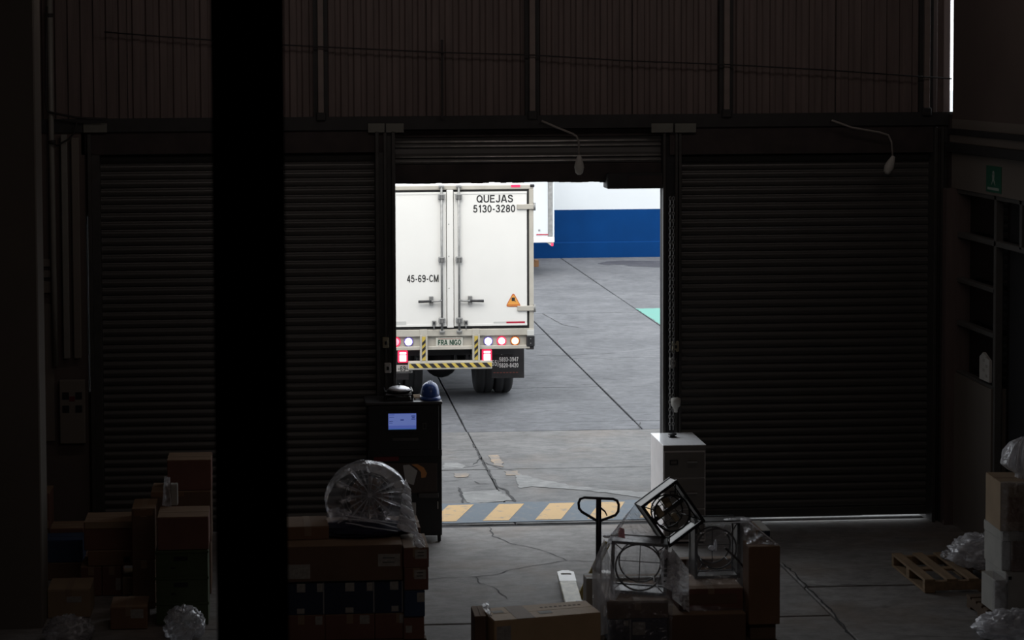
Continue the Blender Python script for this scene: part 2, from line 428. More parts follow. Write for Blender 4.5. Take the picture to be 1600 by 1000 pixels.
def text(body, size, m, parent, x, y, z, name='lettering', width=None, bold=0.0, t=0.165, **k):
    """painted sign lettering: strokes laid flat in a plane that faces -Y; x,z = centre of the line, size = cap height / 0.72"""
    cap = size * 0.72; pen = 0.0; quads = []
    for ch in body:
        w, lines = GLYPH[ch]
        for ln in lines:
            closed = len(ln) > 6 and (Vector(ln[0]) - Vector(ln[-1])).length < 1e-4
            P_ = [Vector(q) for q in (ln[:-1] if closed else ln)]; n = len(P_); L_ = []; R_ = []
            for i, p in enumerate(P_):
                if closed: d0 = p - P_[i - 1]; d1 = P_[(i + 1) % n] - p
                else: d0 = p - P_[i - 1] if i else P_[1] - p; d1 = P_[i + 1] - p if i < n - 1 else d0
                d = (d0.normalized() + d1.normalized()); d = d.normalized() if d.length > 1e-6 else d0.normalized()
                nn = Vector((-d.y, d.x)) * t / 2
                L_.append(p + nn + Vector((pen, 0))); R_.append(p - nn + Vector((pen, 0)))
            for i in range(n if closed else n - 1):
                j = (i + 1) % n; quads.append((R_[i], R_[j], L_[j], L_[i]))
        pen += w + 0.10
    pen -= 0.10
    kx_ = (width / pen) if width else cap
    mb = MB()
    for k_i, q in enumerate(quads):
        yy = y - 0.0002 * (k_i % 5)
        mb.add([((p.x - pen / 2) * kx_ + x, yy, (p.y - 0.5) * cap + z) for p in q], [(0, 1, 2, 3)])
    return mb.build(name, m, parent)
# ================================================================== SETTING
YD = 20.42          # plane of the roller shutters
YB = 20.20          # inner face of the door wall
XL, XR = -2.62, P(1488.5, 60, 20.2)[0]
XCL = P(1484.3, 60, 20.33)[0]      # end of the cladding: a slit of daylight stays beside the side wall
RZ = 6.6            # height of the roof   # side walls of the hall

# ---- hall floor and yard: slabs with open joints
def slab_field(root, xs, ys, m, top=0.0, gap=0.012):
    for i in range(len(xs) - 1):
        for j in range(len(ys) - 1):
            dz = random.uniform(-0.003, 0.003)
            MB().box(xs[i] + gap, xs[i + 1] - gap, ys[j] + gap, ys[j + 1] - gap, -0.10, top + dz, 0.006).build('slab', m, root)
floor = box('floor', M['joint'], -3.0, 7.7, -6.0, 20.44, -0.30, -0.04, kind='structure')
slab_field(floor, [-2.75, 0.15, 4.97], [-6.0, 4.0, 12.0, 16.84, 20.40], M['hall_floor'])
slab_field(floor, [4.97, 7.6], [-6.0, 4.0, 12.0, 15.4, 17.78, 20.40], M['hall_floor'])
yard = box('ground', M['joint'], -14.0, 34.0, 20.44, 62.0, -0.30, -0.05, kind='structure')
slab_field(yard, [-14, -7.1, -4.65, -2.25, 0.15, 2.56, 7.24, 9.85, 12.3, 34], [20.50, 23.30, 25.71], M['yard_near'], gap=0.010)
slab_field(yard, [-14, -7.1, -4.65, -2.25, 0.15, 2.55, 4.95, 7.24, 9.85, 12.3, 34], [25.71, 26.31], M['yard'], gap=0.010)
slab_field(yard, [-14, -7.1, -4.65, -2.25, 0.15, 2.55, 4.95, 7.24, 9.85, 12.3, 34], [26.31, 29.14, 32.0, 34.9, 37.8, 40.7, 43.6, 48.55], M['yard'], gap=0.014)
slab_field(yard, [-14, 34], [48.9, 62], M['yard'])

def crack(root, pts, w, name='crack', jag=0.014, z=0.0045):
    """thin jagged line of dirt in a crack, points are pixels on the ground"""
    P2 = [Vector(G(*p)).to_3d() for p in pts]
    dense = []
    for a, b in zip(P2, P2[1:]):
        n = max(2, int((b - a).length / 0.07))
        for k in range(n):
            q = a.lerp(b, k / n)
            d = (b - a).normalized(); nn = Vector((-d.y, d.x, 0))
            dense.append(q + nn * random.uniform(-jag, jag))
    dense.append(P2[-1])
    mb = MB()
    vs = []; n = len(dense)
    for i, q in enumerate(dense):
        d = (dense[min(i + 1, n - 1)] - dense[max(i - 1, 0)]).normalized(); nn = Vector((-d.y, d.x, 0))
        ww = 0.55 * w * random.uniform(0.35, 1.1) * (0.4 if i in (0, n - 1) else 1)
        vs += [q + nn * ww + Vector((0, 0, z)), q - nn * ww + Vector((0, 0, z))]
    mb.add(vs, [(2 * i, 2 * i + 1, 2 * i + 3, 2 * i + 2) for i in range(n - 1)])
    return mb.build(name, M['crack'], root)
def decal(root, name, pts, m, z=0.004, pix=True, rag=0.02):
    q0 = [Vector(G(*p)) if pix else Vector(p) for p in pts]; q = []
    for i_, p_ in enumerate(q0):
        nx = q0[(i_ + 1) % len(q0)]; n_ = max(2, int((nx - p_).length / 0.06))
        for k_ in range(n_): q.append(p_.lerp(nx, k_ / n_) + Vector((random.uniform(-1, 1), random.uniform(-1, 1))) * rag)
    mb = MB(); mb.prism([(p.x, p.y) for p in q], 'z', z - 0.003, z)
    return mb.build(name, m, root)
# yard cracks and repairs
crack(yard, [(738, 694), (752, 717), (766, 741), (779, 762)], 0.030)
crack(yard, [(779, 762), (789, 766), (801, 778), (805, 785)], 0.040)
crack(yard, [(717, 762), (724, 785), (733, 815)], 0.030)
crack(yard, [(797, 787), (802, 800), (808, 808)], 0.018)
crack(yard, [(694, 730), (722, 732), (750, 727)], 0.012)
crack(yard, [(740, 727), (752, 716), (757, 722), (776, 731), (806, 736)], 0.018)
crack(yard, [(692, 752), (712, 751), (735, 746)], 0.010)
crack(yard, [(725, 768), (760, 766), (790, 766)], 0.014)
crack(yard, [(740, 752), (750, 756), (765, 757)], 0.014)
crack(yard, [(908, 601), (922, 602)], 0.03)
crack(yard, [(848, 490), (880, 508), (905, 512)], 0.020)
crack(yard, [(940, 590), (968, 595)], 0.020)
crack(yard, [(838, 555), (880, 556), (960, 552)], 0.02)
crack(yard, [(1000, 660), (998, 671)], 0.016)
crack(yard, [(690, 818.5), (740, 819.5), (800, 818.5), (860, 817.5), (925, 816), (1018, 818)], 0.022, )
crack(floor, [(765, 822), (770, 838), (800, 850), (840, 858), (865, 866), (885, 876), (935, 878)], 0.010)
crack(floor, [(885, 876), (850, 882), (800, 890), (770, 899), (742, 902), (700, 903), (668, 906)], 0.012)
crack(floor, [(742, 902), (752, 912), (775, 920), (792, 936)], 0.010)
crack(floor, [(1222, 880), (1240, 895), (1259, 915), (1290, 945), (1312, 972), (1335, 1000)], 0.022, )
crack(floor, [(1220, 917), (1262, 917), (1330, 914), (1420, 916)], 0.012)
decal(yard, 'repair_patch', [(803, 738), (838, 748), (900, 760), (960, 766), (1018, 770), (1018, 780), (930, 768), (870, 763), (830, 760), (812, 763)], M['patch'])
decal(yard, 'repair_patch', [(722, 769), (778, 766), (800, 782), (742, 787), (728, 785)], M['patch'], 0.0042)
decal(yard, 'repair_patch', [(693, 724), (716, 723), (727, 727), (722, 732), (693, 732)], M['patch'], 0.0042)
for q in ([(762, 712), (776, 711), (787, 722), (785, 730), (772, 728)], [(788, 736), (808, 736), (812, 742), (793, 743)], [(711, 740), (730, 739), (734, 745), (712, 747)]):
    decal(yard, 'faded_paint_mark', q, M['paint_trace'], 0.0046)
decal(yard, 'green_paint_mark', [(994, 482.5), (1075, 481), (1085, 507), (1032, 507)], M['paint_green'])
decal(yard, 'dark_yard_patch', [(934, 412), (948, 408.5), (975, 407.5), (1010, 408), (1060, 408), (1075, 413), (1060, 418), (1020, 417.5), (985, 416), (972, 413.5), (945, 414)], M['dark_patch'])
# hazard band painted across the entrance
band = box('trim_entrance_band', M['stripe_gray'], 0.7, 6.4, 20.57, 21.50, 0.0005, 0.005, kind='structure')
xs_ = G(754, 814)[0]; per = (G(919, 813)[0] - xs_) / 2; ysb, yst = 20.64, 21.41
sw = G(795, 814)[0] - xs_; sl = G(780, 788.7)[0] - xs_
for k in range(-3, 6):
    xx = xs_ + k * per
    MB().prism([(xx, ysb), (xx + sw, ysb), (xx + sw + sl, yst), (xx + sl, yst)], 'z', 0.003, 0.0075).build('painted_stripe', M['stripe_yellow'], band)
box('trim_threshold', M['joint'], 1.1, 4.3, 20.39, 20.51, -0.05, -0.012, kind='structure')

# ---- far yard wall, white over blue, with a low plinth
fw = box('wall_yard', M['wall_white'], -16, 36, 48.66, 48.9, 1.215, 4.2, kind='structure')
box('blue_dado', M['wall_blue'], -16, 36, 48.645, 48.9, 0.40, 1.225, fw)
box('plinth', M['wall_blue'], -16, 36, 48.60, 48.9, -0.1, 0.40, fw, 0.02)

# ---- door wall
def xw(px, Y=YB): return P(px, 500, Y)[0]
zw = lambda py, px=800, Y=YB: P(px, py, Y)[1]
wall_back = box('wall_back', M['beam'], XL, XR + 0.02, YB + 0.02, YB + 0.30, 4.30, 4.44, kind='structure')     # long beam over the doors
# corrugated cladding sheets above the beam
edges = [-2.62, -1.55, -0.55, 0.50, 1.60, 2.75, 3.80, 4.86, 6.0, XCL]
def sheet(x0, x1, z0, z1, y, pitch=0.1372, d=0.022):
    n = max(1, round((x1 - x0) / pitch)); p = (x1 - x0) / n
    prof = []
    for k in range(n):
        a = x0 + k * p
        prof += [(a, 0), (a + p * 0.30, 0), (a + p * 0.42, d), (a + p * 0.88, d)]
    prof.append((x1, 0))
    mb = MB(); vs = []
    for z in (z0, z1):
        vs += [(x, y - h, z) for x, h in prof] + [(x, y - h + 0.004, z) for x, h in prof]
    m = len(prof); fs = []
    for i in range(m - 1):
        fs.append((i, i + 1, 2 * m + i + 1, 2 * m + i)); fs.append((m + i + 1, m + i, 3 * m + i, 3 * m + i + 1))
    fs.append((0, 2 * m, 3 * m, m)); fs.append((m - 1, 2 * m - 1, 4 * m - 1, 3 * m - 1))
    return mb.add(vs, fs)
for a, b in zip(edges, edges[1:]):
    sheet(a + 0.004, b - 0.004, 4.44, RZ, YB + 0.10).build('cladding_panel', M['clad'], wall_back)
box('cladding_backing', M['roof'], XL, XCL - 0.005, YB + 0.12, YB + 0.16, 4.44, RZ, wall_back)
for px in (501, 832, 1136, 1449):     # pale posts with dark flanges
    x = P(px, 100, YB)[0]
    MB().box(x - 0.03, x + 0.03, YB - 0.005, YB + 0.075, 4.44, RZ, 0.004).build('cladding_post', M['clad_post'], wall_back)
    MB().box(x + 0.031, x + 0.075, YB + 0.03, YB + 0.075, 4.44, RZ).build('post_flange', M['beam'], wall_back)
    MB().box(x - 0.075, x - 0.031, YB + 0.03, YB + 0.075, 4.44, RZ).build('post_flange', M['beam'], wall_back)
    MB().box(x - 0.05, x + 0.05, YB - 0.012, YB + 0.03, 4.40, 4.49, 0.01).build('post_foot', M['beam'], wall_back)
x, z0 = P(691, 186, YB); z1 = P(690, 62, YB)[1]
box('hanger_bar', M['cable'], x - 0.012, x + 0.012, YB - 0.03, YB - 0.005, z0, z1, wall_back)
for a, b in ((575, 601), (603, 631), (1018, 1052), (1055, 1088), (130, 167)):
    x0, zt = P(a, 193, YB); x1, zb = P(b, 207, YB)
    box('gusset_plate', M['plate_pale'], x0, x1, YB + 0.005, YB + 0.018, zb, zt, wall_back, 0.002)
# header over the two closed shutters and over the open door
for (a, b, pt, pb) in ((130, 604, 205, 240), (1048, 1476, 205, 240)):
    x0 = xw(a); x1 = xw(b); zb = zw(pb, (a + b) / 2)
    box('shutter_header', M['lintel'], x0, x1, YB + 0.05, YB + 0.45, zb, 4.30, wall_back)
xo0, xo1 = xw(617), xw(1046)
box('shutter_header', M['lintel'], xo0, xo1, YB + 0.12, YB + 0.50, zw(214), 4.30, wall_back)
# columns between the doors (each with inner guide rails)
def column(a, b, name='door_column'):
    x0, x1 = xw(a), xw(b)
    c = MB().box(x0, x1, YB + 0.06, YB + 0.40, -0.02, 4.32, 0.008).build(name, M['guide'], wall_back)
    w = x1 - x0
    for f0, f1, dy in ((0.0, 0.18, 0.0), (0.42, 0.58, 0.03), (0.82, 1.0, 0.0)):
        MB().box(x0 + w * f0, x0 + w * f1, YB + dy - 0.01, YB + 0.07, 0, 4.28, 0.004).build('guide_rail', M['guide'], c)
    return c
column(588, 619); column(1458, 1486)
x0, x1 = xw(1037), xw(1066)
c = MB().box(x0, x1, YB + 0.08, YB + 0.20, -0.02, 4.32, 0.004).build('door_column', M['rubber'], wall_back)
MB().box(x0 + 0.06, x1, YB + 0.20, YB + 0.40, -0.02, 4.32, 0.004).build('door_column', M['rubber'], wall_back)
for f0, f1 in ((0.0, 0.03), (0.13, 0.16), (0.17, 0.20)):
    MB().box(x0 + f0, x0 + f1, YB + 0.03, YB + 0.085, 0, 4.28, 0.004).build('guide_rail', M['guide'], c)
x0, x1 = xw(140), xw(158)
c = MB().box(x0, x1, YB + 0.06, YB + 0.40, -0.02, 4.32, 0.008).build('door_column', M['guide'], wall_back)
MB().box(x0, x0 + 0.04, YB - 0.01, YB + 0.07, 0, 4.28, 0.004).build('guide_rail', M['guide'], c)
# strip of wall between the side wall and the leftmost guide, with a hairline gap of daylight
xg = xw(136.5)
box('wall_pier', M['hall_wall'], XL - 0.2, xg - 0.006, YB + 0.05, YB + 0.40, -0.02, 4.32, wall_back)
box('wall_pier', M['hall_wall'], xg - 0.02, x0 + 0.02, YB + 0.1, YB + 0.40, 3.42, 4.32, wall_back)
box('wall_pier', M['hall_wall'], xg - 0.02, x0 + 0.02, YB + 0.1, YB + 0.40, -0.02, 1.55, wall_back)

# ---- roller shutters: one slat per object
def slat_mesh(x0, x1, p, y, m):
    t = 0.003
    prof = [(-0.003, 0), (0.002, 0.010), (-0.001, 0.016), (-0.012, 0.022), (-0.018, 0.040), (-0.020, 0.060), (-0.016, 0.073), (-0.009, 0.081), (-0.003, p)]
    prof = [(y + a, b) for a, b in prof] + [(y + a + t, b) for a, b in reversed(prof)]
    return MB().prism(prof, 'x', x0, x1)
def shutter(name, xa, xb, ztop, zbot, bar=0.09):
    root = sroot(name, ((xa + xb) / 2, YD, zbot))
    p = 0.0876; y = YD - 0.02
    n = int((ztop - zbot - bar) / p) + 1
    first = slat_mesh(xa, xb, p, y, M['slat']).build('slat', M['slat'], root)
    l0 = first.location.copy(); l0.z = bar
    first.location = l0
    for k in range(1, n):
        c = clone(first, root, (l0.x, l0.y + random.uniform(-0.002, 0.002), bar + k * p))
    MB().box(xa, xb, y - 0.014, y + 0.010, zbot, zbot + bar, 0.006).build('bottom_rail', M['guide'], root)
    return root
shutter('door_1', xw(150, YD), xw(592, YD), zw(232, 370, YD), 0.003)
shutter('door_3', xw(1062, YD), xw(1462, YD), zw(238, 1260, YD), 0.045)
# open middle door: the last slats hang below the drum, heavy bottom rail
d2 = sroot('door_2', ((xo0 + xo1) / 2, YD, zw(283, 800, YD)))
def wslat(za, zb):
    y = YD - 0.05; prof = [(y, za), (y - 0.016, za + 0.010), (y - 0.016, za + 0.026), (y, za + 0.036), (y - 0.004, (za + zb) / 2), (y, zb + 0.002), (y + 0.006, zb + 0.002), (y + 0.006, za)]
    return MB().prism(prof, 'x', xo0 + 0.01, xo1 - 0.01)
zz = [zw(q, 830, YD) for q in (255, 246.5, 230, 221.5, 212)]
rolled = [wslat(a, b).build('slat', M['slat_bright'], d2) for a, b in zip(zz, zz[1:])]
M['slat_lip'] = mat('highlight_slat_lip', (0.62, 0.60, 0.57), 0.32, 0.6, var=0.25, scale=2, stretch=(3, 1, 1))  # bright colour puts the highlight lines into the lips
for k, (q, rr) in enumerate(((251, 0.009), (244, 0.008), (227.5, 0.009), (220.5, 0.010))):
    z_ = zw(q, 830, YD - 0.07)
    MB().tube([(xo0 + 0.012, YD - 0.074, z_), (xo1 - 0.012, YD - 0.074, z_)], rr, 8).build('slat_lip', M['slat_lip'], rolled[k])
zb2 = zw(283, 800, YD)
MB().box(xo0 + 0.01, xo1 - 0.01, YD - 0.075, YD + 0.03, zb2, zz[0], 0.008).build('bottom_rail', M['lintel'], d2)
mbx = MB()
for k in range(46):       # ragged rubber lip along the bottom
    a = xo0 + 0.02 + k * (xo1 - xo0 - 0.04) / 46
    h = 0.012 + 0.012 * noise.noise((k * 0.35, 2.2, 0)) + random.uniform(0, 0.006)
    mbx.box(a, a + (xo1 - xo0) / 46, YD - 0.02, YD + 0.005, zb2 - h, zb2 + 0.004)
mbx.build('rubber_lip', M['rubber'], d2, kind='stuff')
xa, za = P(948, 279, YB + 0.1); xb, zb = P(1040, 294, YB + 0.1)
MB().box(xa, xb, YB + 0.06, YB + 0.32, zb, za + 0.06, 0.01).build('motor_box', M['beam'], d2)
MB().box(xa + 0.22, xb - 0.04, YB + 0.048, YB + 0.062, zb + 0.02, za + 0.03, 0.004).build('motor_cover', M['lintel'], d2)

# ---- side walls, back, roof
wl = box('wall_left', M['hall_wall'], XL - 0.25, XL, -6.0, YB + 0.2, -0.02, RZ, kind='structure')
MB().box(XL - 0.2, P(66, 900, 17.0)[0], 17.0, 17.45, -0.02, RZ, 0.012).build('wall_pilaster', M['hall_wall_pale'], wl)
for a, b in ((405, 417), (423, 434), (440, 458)):
    z1 = P(66, a, YB)[1]; z0 = P(66, b, YB)[1]
    box('wall_rail', M['hall_wall_pale'], XL, xw(83), YB + 0.0, YB + 0.05, z0, z1, wl, 0.004)
box('wall_dado', M['hall_wall_pale'], XL, xw(83), YB + 0.02, YB + 0.05, P(66, 690, YB)[1], P(66, 475, YB)[1], wl)
wr = box('wall_right', M['hall_wall'], XR, XR + 0.25, 8.0, YB - 0.02, W(1540, 303, XR)[1], RZ, kind='structure')
MB().box(XR - 0.03, XR + 0.3, YB - 0.02, YB + 0.4, -0.02, 4.42).build('corner_pier', M['lintel'], wr)
box('wall_rear', M['hall_wall'], XL - 0.2, XR + 0.3, -6.2, -6.0, -0.02, RZ, kind='structure')
box('wall_gallery', M['hall_wall'], XR, XR + 0.25, -6.0, 8.0, -0.02, RZ, kind='structure')
box('ceiling', M['roof'], XL - 0.3, XR + 0.4, -6.3, YB + 0.6, RZ, RZ + 0.15, kind='structure')
# right wall: pale band with the sign, dark rails, glazed partition and pier below
yA, yZ = 8.0, YB - 0.02
def zr(px, py): return W(px, py, XR)
def wbox(name, m, Y0, Y1, z0, z1, t=0.03, parent=wr, c=0.004, **k):
    return MB().box(XR - t, XR + 0.02, Y0, Y1, z0, z1, c).build(name, m, parent, **k)
z_r1 = zr(1540, 205)[1]; z_r2 = zr(1540, 214)[1]; z_r3 = zr(1540, 228)[1]; z_r4 = zr(1540, 243)[1]
z_b = zr(1540, 303)[1]
wbox('wall_rail', M['beam'], yA, yZ, z_r2, z_r1, 0.06)
wbox('wall_rail', M['hall_wall_pale'], yA, yZ, z_r3, z_r2, 0.03)
wbox('wall_rail', M['beam'], yA, yZ, z_r4, z_r3, 0.08)
box('wall_band', M['hall_wall_pale'], XR - 0.006, XR + 0.02, yA, yZ, z_b, z_r1 + 0.1, wr)
box('wall_base', M['hall_wall_pale'], XR, XR + 0.22, 19.0, yZ, -0.02, zr(1530, 600)[1], wr)
box('corner_post', M['clad'], XR - 0.10, XR + 0.2, YB - 0.14, YB - 0.02, -0.02, z_b, wr)
# glazed partition: frame bars, dark panes, and the dark doorway
win = sroot('window_1', (XR, 19.6, 1.5))
yj = zr(1551, 400)[0]          # jamb between window strip and the doorway
zt = z_b; zm = zr(1540, 378)[1]
z_sill = zr(1530, 600)[1]
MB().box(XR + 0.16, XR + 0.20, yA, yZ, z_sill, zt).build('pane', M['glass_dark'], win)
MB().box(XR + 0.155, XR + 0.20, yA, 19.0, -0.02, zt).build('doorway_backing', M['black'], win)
for (y0, y1, z0, z1) in ((yj - 0.03, yj + 0.03, -0.0, zt), (yA, yZ, zm - 0.03, zm + 0.03), (yA, yZ, zt - 0.05, zt),
                         (yj, yZ, zr(1535, 450)[1] - 0.025, zr(1535, 450)[1] + 0.025), (yj, yZ, zr(1535, 520)[1] - 0.025, zr(1535, 520)[1] + 0.025),
                         (yj, yZ, z_sill - 0.03, z_sill + 0.03), (18.30, 18.36, zm, zt), (yZ - 0.06, yZ, 0, zt)):
    MB().box(XR + 0.02, XR + 0.10, y0, y1, z0, z1, 0.006).build('window_frame', M['frame_gray'], win)
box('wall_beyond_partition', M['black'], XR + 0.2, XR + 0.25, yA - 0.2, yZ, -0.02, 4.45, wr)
# exit sign on the band
y0, zt_ = zr(1543, 258); y1, zb_ = zr(1566, 303)
sg = thing('exit_sign', (XR - 0.01, (y0 + y1) / 2, zb_), 'dark green rectangular emergency exit sign on the cream band of the side wall', 'sign')
MB().box(XR - 0.014, XR - 0.002, y1, y0, zb_, zt_, 0.002).build('sign_board', M['exit_green'], sg)
ym = (y0 + y1) / 2; zm_ = (zb_ + zt_) / 2
MB().box(XR - 0.018, XR - 0.012, y1 + 0.05, y0 - 0.05, zb_ + 0.025, zb_ + 0.05).build('sign_bar', M['exit_white'], sg)
MB().lathe([(0.001, 0), (0.022, 0), (0.022, 0.004), (0.001, 0.004)], (XR - 0.018, ym, zt_ - 0.07), 'x', 12).build('pictogram_head', M['exit_white'], sg)
MB().prism([(ym - 0.05, zm_ - 0.06), (ym - 0.02, zm_), (ym - 0.03, zm_ + 0.05), (ym + 0.03, zm_ + 0.05), (ym + 0.02, zm_), (ym + 0.05, zm_ - 0.06), (ym, zm_ - 0.01)], 'x', XR - 0.018, XR - 0.013).build('pictogram_body', M['exit_white'], sg)
# paper notice on the partition
y0, zt_ = zr(1532, 548); y1, zb_ = zr(1547, 598)
nt_ = MB().box(XR - 0.01, XR + 0.018, y1, y0, zb_, zt_ - 0.06); nt_.prism([(y1 + 0.01, zt_ - 0.06), (y0 + 0.0, zt_ - 0.06), ((y0 + y1) / 2 + 0.04, zt_)], 'x', XR - 0.01, XR + 0.018)
npap = nt_.build('paper_notice', M['paper'])
tag(npap, 'pale paper notice with a pointed top taped to the glazed partition', 'notice')
for k in range(5):
    MB().box(XR - 0.012, XR - 0.009, y1 + 0.05 + 0.08 * (k % 2), y1 + 0.10 + 0.08 * (k % 2), zb_ + 0.04 + 0.05 * k, zb_ + 0.07 + 0.05 * k).build('printed_mark', M['paper_dim'], npap)

# ---- steel column standing close to the gallery
Yc = 6.0
xa = P(334, 500, Yc)[0]; xb = P(447, 500, Yc)[0]
sc_ = MB()
tf = 0.014
sc_.box(xa, xb, Yc, Yc + tf, 0, RZ); sc_.box(xa, xb, Yc + 0.20, Yc + 0.20 + tf, 0, RZ)
sc_.box((xa + xb) / 2 - 0.006, (xa + xb) / 2 + 0.006, Yc + tf, Yc + 0.20, 0, RZ)
cl = sc_.build('steel_column', M['beam'], kind='structure')
M['slot'] = mat('bracket_recess', (0.10, 0.10, 0.10), 0.6)
# ================================================================== TRUCK
YT = 27.5
def tx(px, py=420): return P(px, py, YT)[0]
def tz(py, px=720): return P(px, py, YT)[1]
XC = tx(703.5); XRt = tx(834); HW = XRt - XC; XLt = XC - HW
Z_top = tz(288.5, 834); Z_door = tz(513, 720); Z_sill = tz(546, 720)
truck = thing('box_truck', (XC, YT, 0), 'white box truck backed towards the open doorway with its tail lamps lit', 'truck')
# cargo box (thick hollow shell reads as one body)
MB().box(XLt + 0.03, XRt - 0.03, YT + 0.06, YT + 7.2, Z_door - 0.02, Z_top - 0.02, 0.02).build('cargo_box', M['truck_white'], truck)
cabb = MB().prism([(YT + 7.35, 0.75), (YT + 9.3, 0.75), (YT + 9.35, 1.6), (YT + 9.0, 2.5), (YT + 7.35, 2.55)], 'x', XC - 1.05, XC + 1.05)
cabb.build('driver_cab', M['truck_white'], truck)
# rear frame: posts and header
fr = M['truck_cream']
z_h = tz(296.5)
MB().box(XLt, XRt, YT, YT + 0.10, z_h, Z_top, 0.008).build('rear_header', fr, truck)
wpost = tx(834) - tx(827)
MB().box(XRt - wpost, XRt, YT, YT + 0.10, Z_sill + 0.2, z_h, 0.006).build('rear_post', fr, truck)
MB().box(XLt, XLt + wpost, YT, YT + 0.10, Z_sill + 0.2, z_h, 0.006).build('rear_post', fr, truck)
MB().box(tx(799), tx(813), YT - 0.008, YT + 0.002, tz(293.2), tz(289.3), 0.002).build('roof_marker', M['lens_red'], truck)
MB().box(XRt - 0.05, XRt + 0.012, YT - 0.012, YT + 0.05, Z_top - 0.035, Z_top + 0.004, 0.006).build('corner_cap', M['black'], truck)
# black seal, doors
xs0, xs1 = XLt + wpost, XRt - wpost
MB().box(xs0, xs1, YT + 0.03, YT + 0.06, Z_door - 0.005, z_h + 0.002).build('door_seal', M['rubber'], truck)
doors = {}
g = 0.032
for nm, a, b in (('left', xs0 + g, XC - 0.055), ('right', XC + 0.055, xs1 - g)):
    doors[nm] = MB().box(a, b, YT + 0.004, YT + 0.055, Z_door + g, z_h - g, 0.006).build('cargo_door', M['truck_white'], truck)
    # raised aluminium rim
    e = 0.03
    for za, zb in ((z_h - g - e, z_h - g), (Z_door + g, Z_door + g + e)): MB().box(a, b, YT - 0.003, YT + 0.01, za, zb).build('door_rim', M['truck_white'], doors[nm])
ast = MB().box(XC - 0.048, XC + 0.048, YT - 0.012, YT + 0.055, Z_door + 0.01, z_h - 0.002, 0.008).build('astragal', M['truck_white'], truck)
for zq in (350, 400, 450): MB().lathe([(0.001, 0), (0.008, 0), (0.006, 0.004), (0.001, 0.005)], (XC - 0.02, YT - 0.012, tz(zq)), 'y', 8).build('screw_head', M['steel'], ast)
# locking bars with brackets, cams and handles
for sx, px in ((-1, 690), (1, 717)):
    xb_ = tx(px)
    bar = MB().tube([(xb_, YT - 0.032, tz(519)), (xb_, YT - 0.032, tz(289))], 0.0165, 10).build('lock_bar', M['steel'], truck)
    for q in (307, 405, 500):
        b = MB().box(xb_ - 0.048, xb_ + 0.048, YT - 0.055, YT + 0.003, tz(q + 4.6), tz(q - 4.6), 0.012)
        b.build('bar_bracket', M['steel'], bar)
        d = MB(); d.box(xb_ - 0.030, xb_ - 0.008, YT - 0.058, YT - 0.054, tz(q + 3), tz(q - 3)); d.box(xb_ + 0.008, xb_ + 0.030, YT - 0.058, YT - 0.054, tz(q + 3), tz(q - 3))
        d.build('bracket_slots', M['slot'], bar)
    for q in (290.5, 517):
        MB().box(xb_ - 0.04, xb_ + 0.04, YT - 0.05, YT - 0.003, tz(q + 2.5), tz(q - 1.5), 0.008).build('cam_keeper', M['steel'], bar)
    xe = tx(653) if sx < 0 else tx(755)
    xm = (xb_ * 0.55 + xe * 0.45)
    hz = tz(469.5)
    h = MB().tube([(xb_, YT - 0.04, hz + 0.01), (xb_ + (xm - xb_) * 0.4, YT - 0.055, hz), (xm, YT - 0.055, hz)], 0.014, 8).build('bar_handle', M['steel'], truck)
    MB().tube([(xm, YT - 0.055, hz), (xe, YT - 0.055, hz - 0.004)], [0.016, 0.020], 8).build('handle_grip', M['black'], h)
    MB().box(xm - 0.03 - 0.0, xm + 0.03, YT - 0.045, YT + 0.004, hz - 0.06, hz + 0.07, 0.006).build('handle_latch', M['steel'], h)
    xl = tx(677.5) if sx < 0 else tx(727.5)
    l = MB(); l.box(xl - 0.028, xl + 0.028, YT - 0.03, YT + 0.004, tz(508), tz(500), 0.008); l.tube([(xl, YT - 0.02, tz(507)), (xl, YT - 0.02, tz(514))], 0.008, 6)
    lk = l.build('hold_back_latch', M['steel'], truck)
    MB().box(xl - 0.012, xl + 0.012, YT - 0.034, YT - 0.029, tz(506), tz(502)).build('latch_slot', M['black'], lk)
# hinges
for q in (324, 483):
    for xi, xo in ((tx(808), tx(834) + 0.01), (2 * XC - tx(808), XLt - 0.01)):
        a, b = min(xi, xo), max(xi, xo)
        h = MB().box(a, b, YT - 0.022, YT + 0.004, tz(q + 4), tz(q - 4), 0.006).build('door_hinge', M['truck_cream'], truck)
        xk = xo
        MB().tube([(xk, YT - 0.012, tz(q + 6)), (xk, YT - 0.012, tz(q - 6))], 0.018, 8).build('hinge_pin', M['steel'], h)
# lettering and decals
text('QUEJAS', 0.155, M['ink'], doors['right'], tx(773.5), YT + 0.002, tz(310.5, 773), width=tx(802) - tx(745), bold=0.0025)
text('5130-3280', 0.155, M['ink'], doors['right'], tx(772.5), YT + 0.002, tz(326, 773), width=tx(805.5) - tx(740), bold=0.0025)
text('45-69-CM', 0.150, M['ink'], doors['left'], tx(660.5), YT + 0.002, tz(435.3, 660), width=tx(685.5) - tx(636), bold=0.0025)
def tri(cx, cz, w, h, y0, y1, k=1.0):
    mb = MB(); pts = []
    rr = 0.02 * k
    A = [(cx - w / 2, cz - h / 2), (cx + w / 2, cz - h / 2), (cx, cz + h / 2)]
    for i in range(3):
        p = Vector(A[i]); n1 = (Vector(A[i - 1]) - p).normalized(); n2 = (Vector(A[(i + 1) % 3]) - p).normalized()
        pts += [tuple(p + n1 * rr), tuple(p + (n1 + n2) * rr * 0.35), tuple(p + n2 * rr)]
    return mb.prism(pts, 'y', y0, y1)
cx, cz = tx(802), tz(468, 802)
ws = tri(cx, cz, tx(814.5) - tx(790), tz(457) - tz(479.5), YT - 0.001, YT + 0.004, 1.6).build('warning_sign', M['sign_red'], doors['right'])
